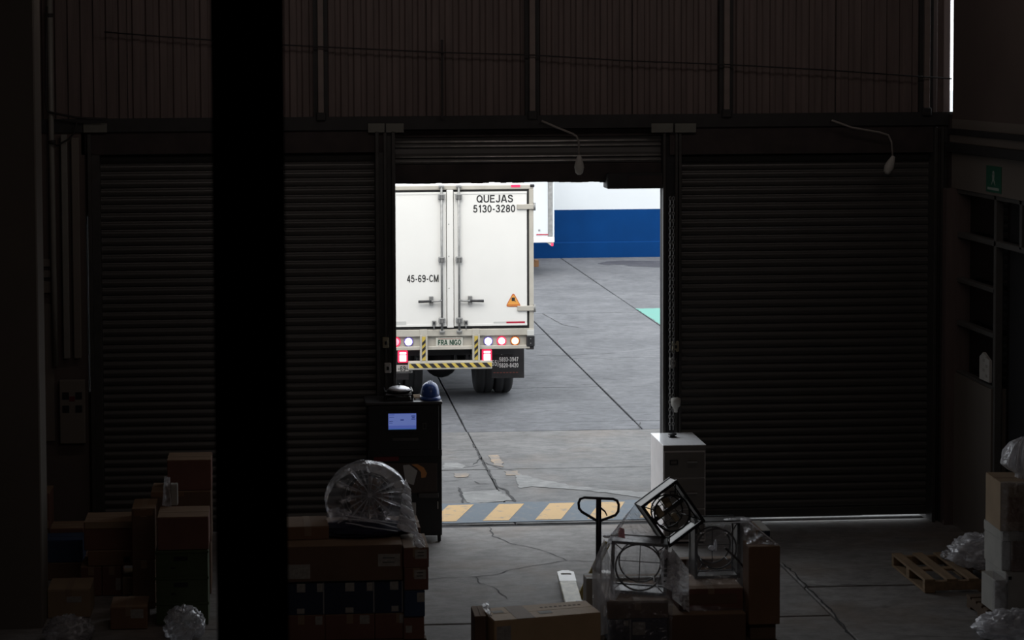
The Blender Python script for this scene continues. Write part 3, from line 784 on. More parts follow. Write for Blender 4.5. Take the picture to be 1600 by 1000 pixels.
tri(cx, cz - 0.006, (tx(813) - tx(791.5)), tz(459) - tz(478), YT - 0.003, YT, 1.4).build('sign_face', M['sign_orange'], ws)
MB().box(cx - 0.026, cx + 0.022, YT - 0.005, YT - 0.002, cz - 0.022, cz + 0.030, 0.004).build('sign_symbol', M['ink'], ws)
MB().tube([(cx + 0.018, YT - 0.004, cz - 0.015), (cx + 0.03, YT - 0.004, cz - 0.03), (cx + 0.036, YT - 0.004, cz - 0.022)], 0.004, 5).build('sign_symbol', M['ink'], ws)
MB().box(cx - 0.08, cx + 0.08, YT - 0.005, YT - 0.002, cz - 0.083, cz - 0.074).build('sign_caption_line', M['sign_red'], ws)
MB().box(tx(791), tx(820), YT - 0.002, YT + 0.006, tz(507.5, 806), tz(502.3, 806)).build('reflective_tape', M['red_tape'], doors['right'])
MB().box(tx(771), tx(790.5), YT - 0.002, YT + 0.006, tz(507.5, 780), tz(502.3, 780)).build('reflective_tape', M['gray_tape'], doors['right'])
MB().box(tx(600), tx(634), YT - 0.002, YT + 0.006, tz(507.5, 620), tz(502.3, 620)).build('reflective_tape', M['gray_tape'], doors['left'])
# rear sill: upper band, recessed lamp band, lower lip
sill = MB().box(XLt, XRt - 0.0, YT - 0.01, YT + 0.10, tz(525), tz(514.5), 0.006).build('rear_sill', fr, truck)
MB().box(XLt + 0.02, XRt - 0.05, YT + 0.03, YT + 0.09, tz(541), tz(524.5)).build('lamp_panel', fr, sill)
MB().box(XLt, XRt - 0.06, YT - 0.012, YT + 0.10, tz(546), tz(540.5), 0.006).build('lower_lip', fr, sill)
MB().box(tx(822), tx(835), YT - 0.03, YT + 0.08, tz(541, 828), tz(524, 828), 0.01).build('corner_bumper', M['black'], truck)
MB().box(tx(822), tx(834), YT - 0.0, YT + 0.08, tz(546, 828), tz(541, 828), 0.004).build('corner_bracket', M['flap'], truck)
MB().box(tx(823), tx(834), YT - 0.02, YT + 0.05, tz(524, 828), tz(515, 828), 0.004).build('corner_gusset', M['gray_tape'], truck)
for py in (529, 536): MB().lathe([(0.001, 0), (0.008, 0), (0.006, 0.005), (0.001, 0.006)], (tx(828.5), YT - 0.03, tz(py, 828)), 'y', 8).build('bumper_bolt', M['steel'], truck)
# round lamps
def round_lamp(px, py, core, rim, r=0.058, name='rear_lamp'):
    x, z = P(px, py, YT)
    l = MB().lathe([(0.001, 0), (r * 1.18, 0), (r * 1.18, 0.018), (r * 1.02, 0.026), (r * 0.9, 0.02)], (x, YT + 0.03, z), 'y', 24).build(name, M[rim], truck)
    MB().lathe([(r * 0.92, 0.016), (r * 0.8, 0.030), (r * 0.4, 0.040), (0.001, 0.042)], (x, YT + 0.03, z), 'y', 24).build('lit_lens', M[core], l)
round_lamp(763, 533.5, 'lamp_white', 'lens_violet'); round_lamp(638.5, 534.3, 'lamp_white', 'lens_violet')
round_lamp(784, 533, 'lamp_redhot', 'lens_red'); round_lamp(618, 534.5, 'lamp_red', 'lens_red', 0.062)
round_lamp(805, 532.8, 'lamp_amber', 'lens_amber'); round_lamp(601, 534.8, 'lamp_amber', 'lens_amber')
for px, py in ((629.5, 557.5), (761, 555.5)):
    x, z = P(px, py, YT)
    l = MB().box(x - 0.072, x + 0.072, YT - 0.0, YT + 0.06, z - 0.09, z + 0.09, 0.012).build('tail_lamp', M['lens_red'], truck)
    MB().box(x - 0.05, x + 0.05, YT - 0.012, YT + 0.004, z - 0.068, z + 0.025, 0.016).build('lit_lens', M['lamp_redhot'], l)
    MB().box(x - 0.05, x + 0.05, YT - 0.012, YT + 0.004, z + 0.034, z + 0.068, 0.012).build('lit_lens', M['lamp_redhot'], l)
# under-run bar with hazard stripes and its two uprights
ub = MB().box(tx(637), tx(768), YT - 0.04, YT + 0.06, tz(576.3), tz(563.5), 0.008).build('underrun_bar', fr, truck)
za, zb = tz(573.3), tz(566.5)
MB().box(tx(638), tx(767.5), YT - 0.043, YT - 0.03, za, zb).build('hazard_plate', M['hz_yellow'], ub)
xw0 = tx(640)
for k in range(9):
    x = xw0 + k * (tx(766) - tx(640)) / 9
    MB().prism([(x, zb), (x + 0.072, zb), (x + 0.132, za), (x + 0.062, za)], 'y', YT - 0.046, YT - 0.042).build('hazard_stripe', M['hz_black'], ub)
for a, b in ((655.5, 667), (737.5, 749)):
    up = MB(); x0, x1 = tx(a), tx(b)
    up.box(x0, x1, YT - 0.02, YT + 0.05, tz(564), tz(514), 0.004)
    up.box(x0, x0 + 0.026, YT - 0.04, YT, tz(564), tz(523)); up.box(x1 - 0.026, x1, YT - 0.04, YT, tz(564), tz(523))
    u = up.build('underrun_post', fr, truck)
    MB().box(x0 + 0.027, x1 - 0.027, YT - 0.026, YT - 0.018, tz(562), tz(525)).build('hazard_plate', M['hz_yellow'], u)
    for k in range(4):
        z = tz(534) - k * 0.092 + 0.0
        if z - 0.05 < tz(562): break
        MB().prism([(x0 + 0.028, z - 0.052), (x1 - 0.028, z), (x1 - 0.028, z + 0.046), (x0 + 0.028, z - 0.006)], 'y', YT - 0.030, YT - 0.025).build('hazard_stripe', M['hz_black'], u)
# plates
pl = MB().box(tx(680.5), tx(723), YT + 0.005, YT + 0.03, tz(541.5), tz(527.5), 0.004).build('number_plate', M['plate'], truck)
text('FRA NIGO', 0.105, M['ink_green'], pl, tx(702), YT + 0.003, tz(534.8), width=tx(720) - tx(684), t=0.22)
MB().box(tx(684), tx(720), YT + 0.003, YT + 0.006, tz(529.5), tz(528.8)).build('plate_line', M['ink_red'], pl)
MB().box(tx(684), tx(720), YT + 0.003, YT + 0.006, tz(540.7), tz(540.1)).build('plate_line', M['ink_red'], pl)
p2 = MB().box(tx(600), tx(644), YT + 0.03, YT + 0.045, tz(582), tz(569.5), 0.004).build('number_plate', M['plate_gray'], truck)
text('-69-CM', 0.10, M['ink'], p2, tx(634.5), YT + 0.028, tz(575), width=tx(650) - tx(623), bold=0.001)
MB().box(tx(602), tx(642), YT + 0.027, YT + 0.031, tz(581.2), tz(579.4)).build('plate_line', M['ink'], p2)
# mud flaps
for px0, px1 in ((768.5, 819), (2 * 703.5 - 819, 2 * 703.5 - 768.5)):
    x0, x1 = tx(px0), tx(px1)
    f = MB().box(P(px0, 570, YT + 0.55)[0], P(px1, 570, YT + 0.55)[0], YT + 0.55, YT + 0.565, P(790, 591, YT + 0.55)[1], tz(543), 0.004).build('mud_flap', M['flap'], truck)
    if px0 > 700:
        yy = YT + 0.548
        def fx(p): return P(p, 570, yy)[0]
        def fz(q): return P(790, q, yy)[1]
        text('55)', 0.12, M['ink_white'], f, fx(773.8), yy, fz(567), width=fx(779.5) - fx(768.5), bold=-0.001)
        text('5893-3947', 0.088, M['ink_white'], f, fx(795), yy, fz(561.5), width=fx(810) - fx(780), t=0.2)
        text('5820-8420', 0.088, M['ink_white'], f, fx(795), yy, fz(570.8), width=fx(810) - fx(780), t=0.2)
        em = MB(); ex, ez = fx(785), fz(551)
        em.prism([(ex - 0.045, ez), (ex - 0.01, ez - 0.035), (ex + 0.0, ez - 0.005)], 'y', yy - 0.002, yy)
        em.prism([(ex + 0.006, ez - 0.03), (ex + 0.05, ez + 0.005), (ex + 0.012, ez + 0.008)], 'y', yy - 0.002, yy)
        em.build('flap_emblem', M['ink_white'], f)
        for k in range(9):
            xk = fx(766) + k * (fx(811) - fx(766)) / 9
            if k: MB().box(xk, xk + 0.032, yy - 0.002, yy, fz(582.7), fz(581.5)).build('printed_line', M['ink_red'], f)
# wheels, axle and chassis
rW = 0.50; YW = 28.84
for k, px in enumerate((760, 789.5, 647, 617.5)):
    x = P(px, 600, YW - rW)[0]
    w = 0.27
    prof = [(0.22, -w / 2 + 0.02), (0.33, -w / 2), (rW - 0.05, -w / 2 + 0.0), (rW - 0.008, -w / 2 + 0.03), (rW, -w / 2 + 0.06), (rW, -0.02), (rW - 0.012, -0.014), (rW - 0.012, 0.014), (rW, 0.02), (rW, w / 2 - 0.06), (rW - 0.008, w / 2 - 0.03), (rW - 0.05, w / 2), (0.33, w / 2), (0.22, w / 2 - 0.02)]
    wh = MB().lathe(prof, (x, YW, rW), 'x', 36).build('tyre', M['rubber'], truck)
    MB().lathe([(0.001, -0.10), (0.21, -0.10), (0.225, 0.0), (0.21, 0.10), (0.001, 0.10)], (x, YW, rW), 'x', 20).build('wheel_rim', M['steel'], wh)
ax = MB(); ax.tube([(XC - 0.95, YW, rW), (XC + 0.95, YW, rW)], 0.07, 10); ax.build('axle', M['black'], truck)
MB().lathe([(0.02, -0.22), (0.14, -0.18), (0.24, -0.05), (0.26, 0.05), (0.2, 0.17), (0.05, 0.24)], (XC - 0.03, YW, rW), 'y', 16).build('differential', M['black'], truck)
for sx in (-0.42, 0.34):
    MB().box(XC + sx, XC + sx + 0.08, YT + 0.12, YT + 8.5, 0.72, 0.98).build('chassis_rail', M['black'], truck)
    MB().box(XC + sx - 0.02, XC + sx + 0.1, YW - 0.6, YW + 0.6, 0.55, 0.64, 0.01).build('leaf_spring', M['black'], truck)
MB().box(XC - 1.12, XC - 0.16, YW + 0.75, YW + 1.9, 0.32, 0.95, 0.04).build('added_shade_block', M['black'], truck)  # dark block added to deepen the shade under the truck
MB().box(XC - 0.10, XC + 1.12, YW + 1.6, YW + 1.66, 0.30, 1.0, 0.01).build('added_shade_plate', M['black'], truck)  # plate added to keep light from under the truck
for px in (712, 730, 737):
    x = P(px, 580, YT + 0.6)[0]; MB().box(x - 0.02, x + 0.02, YT + 0.6, YT + 0.66, 0.50, 0.75, 0.006).build('spring_shackle', M['black'], truck)
MB().box(XC - 1.0, XC + 1.0, YT + 0.5, YT + 0.54, 0.70, 1.0).build('cross_member', M['black'], truck)
for s_ in (-1, 1):
    wh = MB().lathe([(0.2, -0.13), (0.45, -0.13), (0.5, -0.08), (0.5, 0.08), (0.45, 0.13), (0.2, 0.13)], (XC + s_ * 0.95, YT + 8.0, 0.5), 'x', 28).build('tyre', M['rubber'], truck)
    MB().lathe([(0.001, -0.1), (0.21, -0.1), (0.21, 0.1), (0.001, 0.1)], (XC + s_ * 0.95, YT + 8.0, 0.5), 'x', 20).build('wheel_rim', M['steel'], wh)

# ================================================================== TRAILER BY THE FAR WALL
YS = 44.2
def sx_(px): return P(px, 340, YS)[0]
def sz_(py): return P(850, py, YS)[1]
trl = thing('semi_trailer', (sx_(866) - 4, YS, 0), 'white trailer parked sideways along the blue and white wall beyond the truck', 'trailer')
X1 = sx_(866); zt0 = sz_(370)
MB().box(X1 - 9.0, X1 - 0.14, YS, YS + 2.5, zt0, 3.6, 0.01).build('trailer_body', M['wall_white'], trl)
MB().box(X1 - 0.14, X1 - 0.04, YS - 0.03, YS + 2.5, zt0, 3.62, 0.01).build('corner_post', M['steel'], trl)
MB().box(X1 - 0.045, X1, YS - 0.02, YS + 2.5, zt0, 3.6, 0.01).build('rear_door', M['wall_white'], trl)
MB().box(X1 - 9.0, X1, YS - 0.03, YS + 2.5, sz_(379), zt0, 0.01).build('side_rail', M['truck_white'], trl)
MB().box(sx_(838), sx_(858.5), YS - 0.01, YS + 0.005, sz_(367.3), sz_(365.6)).build('reflective_tape', M['red_tape'], trl)
MB().box(sx_(841), sx_(844), YS - 0.008, YS + 0.005, sz_(361), sz_(358.3)).build('side_mark', M['steel'], trl)
x, z = P(861, 381, YS)
MB().prism([(x - 0.10, sz_(379)), (x + 0.06, sz_(379)), (x + 0.05, sz_(385)), (x - 0.0, sz_(384))], 'y', YS, YS + 0.2).build('mud_guard_corner', M['truck_cream'], trl)
MB().box(x + 0.0, x + 0.05, YS - 0.012, YS, sz_(384.5), sz_(380)).build('side_marker', M['lens_red'], trl)
MB().box(X1 - 8.8, X1 - 1.2, YS + 0.5, YS + 2.0, 0.5, 0.85).build('undercarriage', M['black'], trl)
for dx in (-2.2, -3.5):
    for dy in (0.2, 2.2):
        wh = MB().lathe([(0.2, -0.13), (0.43, -0.13), (0.48, -0.08), (0.48, 0.08), (0.43, 0.13), (0.2, 0.13)], (X1 + dx, YS + dy, 0.48), 'y', 24).build('tyre', M['rubber'], trl)
        MB().lathe([(0.001, -0.1), (0.2, -0.1), (0.2, 0.1), (0.001, 0.1)], (X1 + dx, YS + dy, 0.48), 'y', 16).build('wheel_rim', M['steel'], wh)
for dy in (0.4, 1.9): MB().box(X1 - 8.2, X1 - 8.05, YS + dy, YS + dy + 0.15, 0, 0.9).build('landing_leg', M['steel'], trl)
xg_, yg_ = G(838, 417)
ck = MB().prism([(xg_ - 0.2, 0.0), (xg_ + 0.06, 0.0), (xg_ + 0.06, 0.16), (xg_ - 0.02, 0.16)], 'y', yg_, yg_ + 0.25).build('wheel_chock', mat('chock_wood', (0.22, 0.11, 0.05), 0.8))
tag(ck, 'small brown wooden wheel chock on the yard beside the trailer', 'wheel chock')
# ================================================================== HALL FITTINGS
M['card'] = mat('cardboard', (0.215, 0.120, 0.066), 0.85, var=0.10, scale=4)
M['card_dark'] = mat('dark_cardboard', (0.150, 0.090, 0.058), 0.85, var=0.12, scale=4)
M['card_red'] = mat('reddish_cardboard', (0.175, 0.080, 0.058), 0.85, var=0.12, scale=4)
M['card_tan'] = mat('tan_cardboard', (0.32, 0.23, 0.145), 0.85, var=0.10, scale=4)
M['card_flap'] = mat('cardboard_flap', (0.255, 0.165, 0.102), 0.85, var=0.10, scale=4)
M['tape'] = mat('brown_tape', (0.27, 0.185, 0.12), 0.7, var=0.06)
M['navy'] = mat('navy_print_carton', (0.018, 0.027, 0.058), 0.7, var=0.2, scale=3)
M['blue_card'] = mat('blue_print_carton', (0.030, 0.055, 0.115), 0.6, var=0.2, scale=3)
M['pale_card'] = mat('pale_carton', (0.40, 0.39, 0.36), 0.7, var=0.12, scale=5)
M['green_crate'] = mat('green_plastic_crate', (0.055, 0.080, 0.030), 0.5, var=0.15, scale=5)
M['white_line'] = mat('carton_edge_strip', (0.26, 0.26, 0.27), 0.5, var=0.1)
M['wood'] = mat('pallet_wood', (0.250, 0.170, 0.100), 0.85, var=0.25, scale=3, stretch=(6, 1, 6), bump=0.3)
M['wood_dark'] = mat('dark_pallet_wood', (0.10, 0.065, 0.040), 0.9, var=0.25, scale=3, bump=0.3)
M['film'] = film('clear_stretch_film', haze=0.08, gloss=0.14, bdist=0.06)
M['film_fog'] = film('cloudy_stretch_film', haze=0.32, gloss=0.32, rough=0.13, bdist=0.06, bump=0.9, crease=0.6)
M['film_thin'] = film('thin_clear_film', haze=0.06, gloss=0.06, rough=0.16, bump=0.5, bscale=9, crease=0.4)
M['film_bag'] = film('clear_polythene_bag', haze=0.08, gloss=0.12, rough=0.12, bump=0.7, bscale=10, crease=0.8)
M['film_white'] = film('whitish_gathered_film', tint=(0.95, 0.95, 0.97), haze=0.58, gloss=0.8, rough=0.22, bump=0.5, bscale=24, crease=0.4, bdist=0.05)
M['film_shine'] = film('shiny_flat_film', haze=0.35, gloss=0.75, rough=0.16, bump=0.25, bscale=14, crease=0.4)
M['film_dull'] = film('dull_plastic_bag', haze=0.16, gloss=0.15, rough=0.25, bump=0.8, bscale=8, crease=0.3)
M['kiosk'] = mat('black_cabinet_steel', (0.010, 0.010, 0.011), 0.45, var=0.2)
M['kiosk_top'] = mat('black_cabinet_top', (0.045, 0.043, 0.045), 0.35, var=0.2)
M['kiosk_gray'] = mat('dark_gray_panel', (0.055, 0.053, 0.052), 0.6, var=0.15)
M['decal_white'] = mat('white_decal', (0.40, 0.39, 0.38), 0.6, var=0.05)
M['decal_orange'] = mat('orange_decal', (0.52, 0.22, 0.07), 0.6, var=0.05)
M['decal_dark'] = mat('dark_brown_decal', (0.050, 0.036, 0.030), 0.6, var=0.1)
M['decal_red'] = mat('dark_red_strip', (0.12, 0.010, 0.012), 0.5, var=0.1)
M['screen'] = emit('lit_screen', (0.13, 0.19, 0.62), 0.45)
M['screen_pale'] = emit('lit_screen_pale', (0.20, 0.28, 0.72), 0.45)
M['screen_ink'] = emit('lit_screen_ink', (0.03, 0.05, 0.25), 0.4)
M['screen_bar'] = emit('lit_screen_bar', (0.06, 0.16, 0.46), 0.5)
M['hat'] = mat('blue_hard_hat', (0.045, 0.10, 0.36), 0.3, var=0.05, coat=0.3)
M['silver'] = mat('brushed_metal', (0.75, 0.74, 0.78), 0.4, 0.5, var=0.1)
M['cab_side'] = mat('daylit_cabinet_steel', (0.80, 0.76, 0.75), 0.4, var=0.06)  # side face, whitening by daylight put into the colour
M['cab_top'] = mat('skylit_glossy_top', (0.92, 0.93, 0.96), 0.30, var=0.06, scale=4, stretch=(8, 1, 1), coat=0.6)  # sky's bluish white put into the colour of the top
M['cab_front'] = mat('shaded_cabinet_steel', (0.13, 0.12, 0.11), 0.5, var=0.08)  # same cabinet, shade of the front put into the colour
M['jack'] = mat('dark_jack_paint', (0.016, 0.011, 0.020), 0.45, var=0.15)
M['fork'] = mat('pale_fork_tip', (0.80, 0.79, 0.77), 0.4, var=0.06, scale=9)  # tip paler than the rest of the fork
M['fork_worn'] = mat('worn_fork_paint', (0.45, 0.42, 0.33), 0.5, var=0.3, scale=16)
M['yellow_wood'] = mat('yellow_painted_board', (0.40, 0.32, 0.11), 0.7, var=0.2)
M['fan_steel'] = mat('fan_housing_steel', (0.13, 0.125, 0.12), 0.4, 0.6, var=0.2, scale=8)
M['fan_black'] = mat('fan_frame_black', (0.014, 0.012, 0.013), 0.45, var=0.2)
M['fan_core'] = mat('fan_core_tan', (0.45, 0.36, 0.24), 0.7, var=0.25, scale=12)
M['navy_cloth'] = mat('navy_cloth', (0.012, 0.013, 0.035), 0.85, var=0.3, scale=8)
M['pink'] = mat('pink_tape', (0.75, 0.22, 0.24), 0.5, var=0.1)

def rect_ring(mb, w, h, t, y0, y1):
    """one connected square tube section in the XZ plane, centred on the origin"""
    o = [(-w / 2, -h / 2), (w / 2, -h / 2), (w / 2, h / 2), (-w / 2, h / 2)]
    i = [(-w / 2 + t, -h / 2 + t), (w / 2 - t, -h / 2 + t), (w / 2 - t, h / 2 - t), (-w / 2 + t, h / 2 - t)]
    vs = [(p[0], y, p[1]) for y in (y0, y1) for L_ in (o, i) for p in L_]
    fs = []
    for k in range(4):
        n = (k + 1) % 4
        fs += [(k, n, 4 + n, 4 + k), (8 + n, 8 + k, 12 + k, 12 + n), (n, k, 8 + k, 8 + n), (4 + k, 4 + n, 12 + n, 12 + k)]
    return mb.add(vs, fs)

def carton(label, x0, x1, y0, y1, z0, z1, m='card', rz=0.0, tape=True, labels=(), group=None, name='carton', cat='box', flaps=True, stripes=()):
    cx, cy = (x0 + x1) / 2, (y0 + y1) / 2
    e = thing(name, (cx, cy, z0), label, cat, group)
    top = z1 - (0.004 if flaps else 0)
    MB().box(x0, x1, y0, y1, z0, top, 0.006).build('carton_body', M[m], e)
    if flaps:
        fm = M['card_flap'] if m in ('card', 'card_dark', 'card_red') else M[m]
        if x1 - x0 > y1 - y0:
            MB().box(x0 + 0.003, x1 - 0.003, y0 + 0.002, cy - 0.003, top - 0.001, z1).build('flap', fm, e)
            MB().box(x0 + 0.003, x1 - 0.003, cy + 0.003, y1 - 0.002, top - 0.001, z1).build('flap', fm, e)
            if tape:
                t = MB().box(x0 - 0.001, x1 + 0.001, cy - 0.028, cy + 0.028, z1 - 0.0015, z1 + 0.0015)
                t.build('packing_tape', M['tape'], e)
        else:
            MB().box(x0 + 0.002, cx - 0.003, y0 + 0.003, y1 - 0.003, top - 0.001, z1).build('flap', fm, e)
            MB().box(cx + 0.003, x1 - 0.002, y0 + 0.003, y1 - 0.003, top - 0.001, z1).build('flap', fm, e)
            if tape:
                MB().prism([(y0 - 0.002, z1 - 0.08), (y0 - 0.002, z1 + 0.0015), (y1, z1 + 0.0015), (y1, z1 - 0.001), (y0, z1 - 0.001), (y0, z1 - 0.08)], 'x', cx - 0.028, cx + 0.028).build('packing_tape', M['tape'], e)
    w, h = x1 - x0, z1 - z0
    for L_ in labels:
        u0, u1, v0, v1 = L_[:4]; lm = L_[4] if len(L_) > 4 else 'paper_dim'
        l = MB().box(x0 + u0 * w, x0 + u1 * w, y0 - 0.003, y0 + 0.001, z0 + v0 * h, z0 + v1 * h).build('shipping_label', M[lm], e)
        if len(L_) > 5: 
            for k in range(2):
                zz = z0 + (v0 + (v1 - v0) * (0.3 + 0.35 * k)) * h
                MB().box(x0 + (u0 + (u1 - u0) * 0.2) * w, x0 + (u1 - (u1 - u0) * 0.25) * w, y0 - 0.0042, y0 - 0.002, zz, zz + 0.006).build('printed_line', M['ink'], l)
    for u in stripes:
        MB().box(x0 + u * w - 0.006, x0 + u * w + 0.006, y0 - 0.003, y0 + 0.001, z0 + 0.01, z1 - 0.01).build('edge_strip', M['white_line'], e)
    if rz: e.rotation_euler.z = rz
    return e
def cpx(label, pa, pb, z0, z1, Yf, depth, py=900, **k):
    x0 = P(pa, py, Yf)[0]; x1 = P(pb, py, Yf)[0]
    return carton(label, x0, x1, Yf, Yf + depth, z0, z1, **k)
def zpx(px, py, Y): return P(px, py, Y)[1]

def pallet(label, x0, x1, y0, y1, z0=0.0, m='wood', n=6, deck='y', group=None, rz=0.0, h=0.13):
    e = thing('wooden_pallet', ((x0 + x1) / 2, (y0 + y1) / 2, z0), label, 'pallet', group)
    t = 0.022
    def bd(a0, a1, b0, b1, za, zb, name):
        MB().box(a0, a1, b0, b1, za, zb, 0.003).build(name, M[m], e)
    A0, A1, B0, B1 = (x0, x1, y0, y1)
    if deck == 'y':          # deck boards run in depth, bearers across
        for k in range(n):
            w = 0.10; a = A0 + k * (A1 - A0 - w) / (n - 1)
            bd(a, a + w, B0, B1, z0 + h - t, z0 + h, 'deck_board')
        for k in range(3):
            b = B0 + 0.005 + k * (B1 - B0 - 0.06 - 0.01) / 2
            bd(A0, A1, b, b + 0.06, z0 + t, z0 + h - t, 'bearer') if k != 1 else bd(A0, A1, b - 0.01, b + 0.08, z0 + h - 2 * t, z0 + h - t, 'bearer')
            if k == 1:
                for q in (A0, (A0 + A1) / 2 - 0.05, A1 - 0.10): bd(q, q + 0.10, b - 0.01, b + 0.08, z0 + t, z0 + h - 2 * t, 'block')
        for q in (A0, (A0 + A1) / 2 - 0.05, A1 - 0.10): bd(q, q + 0.10, B0, B1, z0, z0 + t, 'bottom_board')
    else:
        for k in range(n):
            w = 0.10; b = B0 + k * (B1 - B0 - w) / (n - 1)
            bd(A0, A1, b, b + w, z0 + h - t, z0 + h, 'deck_board')
        for q in (A0 + 0.003, (A0 + A1) / 2 - 0.04, A1 - 0.083): bd(q, q + 0.08, B0, B1, z0 + t, z0 + h - t, 'bearer')
        for q in (B0, (B0 + B1) / 2 - 0.05, B1 - 0.10): bd(A0, A1, q, q + 0.10, z0, z0 + t, 'bottom_board')
    if rz: e.rotation_euler.z = rz
    return e

def nz(p, s=1.0, o=0.0):
    return noise.noise(Vector(p) * s + Vector((o, o * 1.7, o * 0.3)))
def ridged(p, s, o=0.0):
    return 1.0 - 2.0 * abs(nz(p, s, o))
def film_sheet(mb, a, b, c, d, nu=26, nv=26, amp=0.02, seed=0.0, sc=4.0, stretch=None, pleat=None):
    """crinkled sheet spanning the four corners a b c d (a-b lower edge, d-c upper edge)"""
    a, b, c, d = (Vector(p) for p in (a, b, c, d))
    n = (b - a).cross(d - a).normalized()
    def f(u, v):
        p = (a * (1 - u) + b * u) * (1 - v) + (d * (1 - u) + c * u) * v
        q = p.copy()
        if stretch: q = Vector((p.x * stretch[0], p.y * stretch[1], p.z * stretch[2]))
        h = amp * (ridged(q, sc, seed) * 0.7 + ridged(q, sc * 2.3, seed + 5) * 0.4 - 0.5)
        if pleat: h += pleat[1] * math.sin(2 * math.pi * (pleat[0] * u + (pleat[2] if len(pleat) > 2 else 0.0) * v + 0.45 * nz((u * 3, v * 2, seed), 1.5, seed))) * (0.55 + 0.45 * nz((u * 4, v * 3, 0), 1.5, seed + 2))
        edge = min(1.0, 6 * min(u, 1 - u, v, 1 - v) + 0.25)
        return p + n * h * edge
    return mb.grid(f, nu, nv)
def crumpled(mb, c, r, seed=0.0, amp=0.28, sc=2.6, nu=44, nv=26, floor_z=None):
    """closed crumpled bag"""
    c = Vector(c); vs = []
    def f(u, v):
        a = 2 * math.pi * u; t = math.pi * (0.001 + 0.998 * v)
        d = Vector((math.cos(a) * math.sin(t), math.sin(a) * math.sin(t), -math.cos(t)))
        k = 1.0 + amp * (ridged(d, sc, seed) * 0.55 + ridged(d, sc * 2.4, seed + 3) * 0.3 + ridged(d, sc * 5, seed + 9) * 0.14 - 0.45)
        p = c + Vector((d.x * r[0], d.y * r[1], d.z * r[2])) * k
        if floor_z is not None: p.z = max(p.z, floor_z)
        return p
    return mb.grid(f, nu, nv)

# ---- cables, pipes, sockets on the door wall
pts = []
for q in ((163, 50), (250, 57), (350, 64), (440, 70), (560, 76), (690, 82), (832, 86), (980, 95), (1140, 101), (1300, 110), (1487, 123)):
    pts.append(PV(q[0], q[1], YB - 0.06))
tag(MB().tube(pts, 0.0075, 6).build('wall_cable', M['cable']), 'thin dark cable strung across the brown corrugated cladding', 'cable')
def socket(pts, px, py0, py1, label, tilt=0.0):
    e = thing('pendant_socket', PV(px, py1, YB - 0.1), label, 'lamp socket')
    MB().tube([PV(pts[0][0], pts[0][1] + 2, YB + 0.03)] + [PV(a, b, YB - 0.1) for a, b in pts], 0.011, 6).build('cable', M['cable_pale'], e)
    a = PV(px, py0, YB - 0.1); b = PV(px + tilt, py1, YB - 0.1); ax_ = (b - a)
    mb = MB().tube([a, a + ax_ * 0.12, a + ax_ * 0.35, a + ax_ * 0.62, a + ax_ * 0.9, b], [0.018, 0.026, 0.042, 0.052, 0.040, 0.016], 12)
    mb.build('socket_body', M['pale_card'], e)
    return e
socket([(847, 189), (870, 199), (895, 209), (901, 213), (904, 220), (905, 244)], 905, 242, 273, 'pale lamp socket hanging on its cable over the open doorway')
socket([(1300, 188), (1330, 199), (1375, 207), (1388, 211), (1393, 222), (1395, 246)], 1396, 244, 272, 'pale bent lamp socket hanging before the closed far shutter under the beam', tilt=-11)
# hoist chain: two strands of links
ch = thing('hoist_chain', (xw(1049), YB - 0.05, 0.9), 'steel loop chain of the shutter hoist hanging beside the open doorway', 'chain')
for px in (1045.5, 1050.5):
    mb = MB(); zt_ = zpx(px, 305, YB - 0.05); zb_ = zpx(px, 668, YB - 0.05); xk = xw(px)
    n = 64
    for k in range(n):
        z = zb_ + (zt_ - zb_) * k / n; hh = (zt_ - zb_) / n * 0.68; s = 0.011
        ring = [(math.cos(a) * s, math.sin(a) * hh) for a in [2 * math.pi * i / 8 for i in range(8)]]
        if k % 2: P_ = [(xk + r0, YB - 0.05, z + r1) for r0, r1 in ring]
        else: P_ = [(xk, YB - 0.05 + r0, z + r1) for r0, r1 in ring]
        mb.tube(P_, 0.0042, 4, closed=True)
    mb.build('chain_strand', M['steel'], ch, kind='stuff')
def junction(px0, px1, py0, py1, label, m='pale_card', Y=YB):
    x0, zt_ = P(px0, py0, Y); x1, zb_ = P(px1, py1, Y)
    e = thing('switch_box', ((x0 + x1) / 2, Y - 0.03, zb_), label, 'switch')
    MB().box(x0, x1, Y - 0.035, Y + 0.02, zb_, zt_, 0.005).build('box_body', M[m], e)
    MB().box(x0 + 0.012, x1 - 0.012, Y - 0.040, Y - 0.034, zb_ + 0.02, zt_ - 0.02, 0.002).build('cover_plate', M[m], e)
    MB().box((x0 + x1) / 2 - 0.012, (x0 + x1) / 2 + 0.012, Y - 0.046, Y - 0.039, (zb_ + zt_) / 2 - 0.018, (zb_ + zt_) / 2 + 0.018, 0.002).build('switch_button', M['black'], e)
    return e
M['box_tan'] = mat('tan_switch_box', (0.27, 0.24, 0.16), 0.6, var=0.1)
junction(1050, 1060, 533, 549, 'upper tan switch box on the post beside the hoist chain', 'box_tan')
junction(1046, 1056, 559, 575, 'lower pale switch box on the post beside the hoist chain', 'pale_card')
junction(597.5, 607.5, 527, 543, 'upper tan switch box on the post next to the truck lamps', 'box_tan')
junction(600.5, 611, 567, 582, 'lower pale switch box on the post above the black cabinet', 'pale_card')
x, z = P(1054, 628, YB)
ws_ = thing('wall_socket', (x, YB - 0.05, z - 0.08), 'pale round cable socket on the post above the filing cabinet', 'socket')
MB().lathe([(0.02, -0.10), (0.03, -0.05), (0.05, -0.03), (0.055, 0.03), (0.05, 0.05), (0.02, 0.06)], (x, YB - 0.06, z), 'z', 14).build('socket_cup', M['pale_card'], ws_)
MB().tube([(x, YB - 0.05, z + 0.05), (x, YB - 0.03, z + 0.35), (x, YB - 0.02, z + 1.2)], 0.012, 6).build('conduit', M['cable'], ws_)
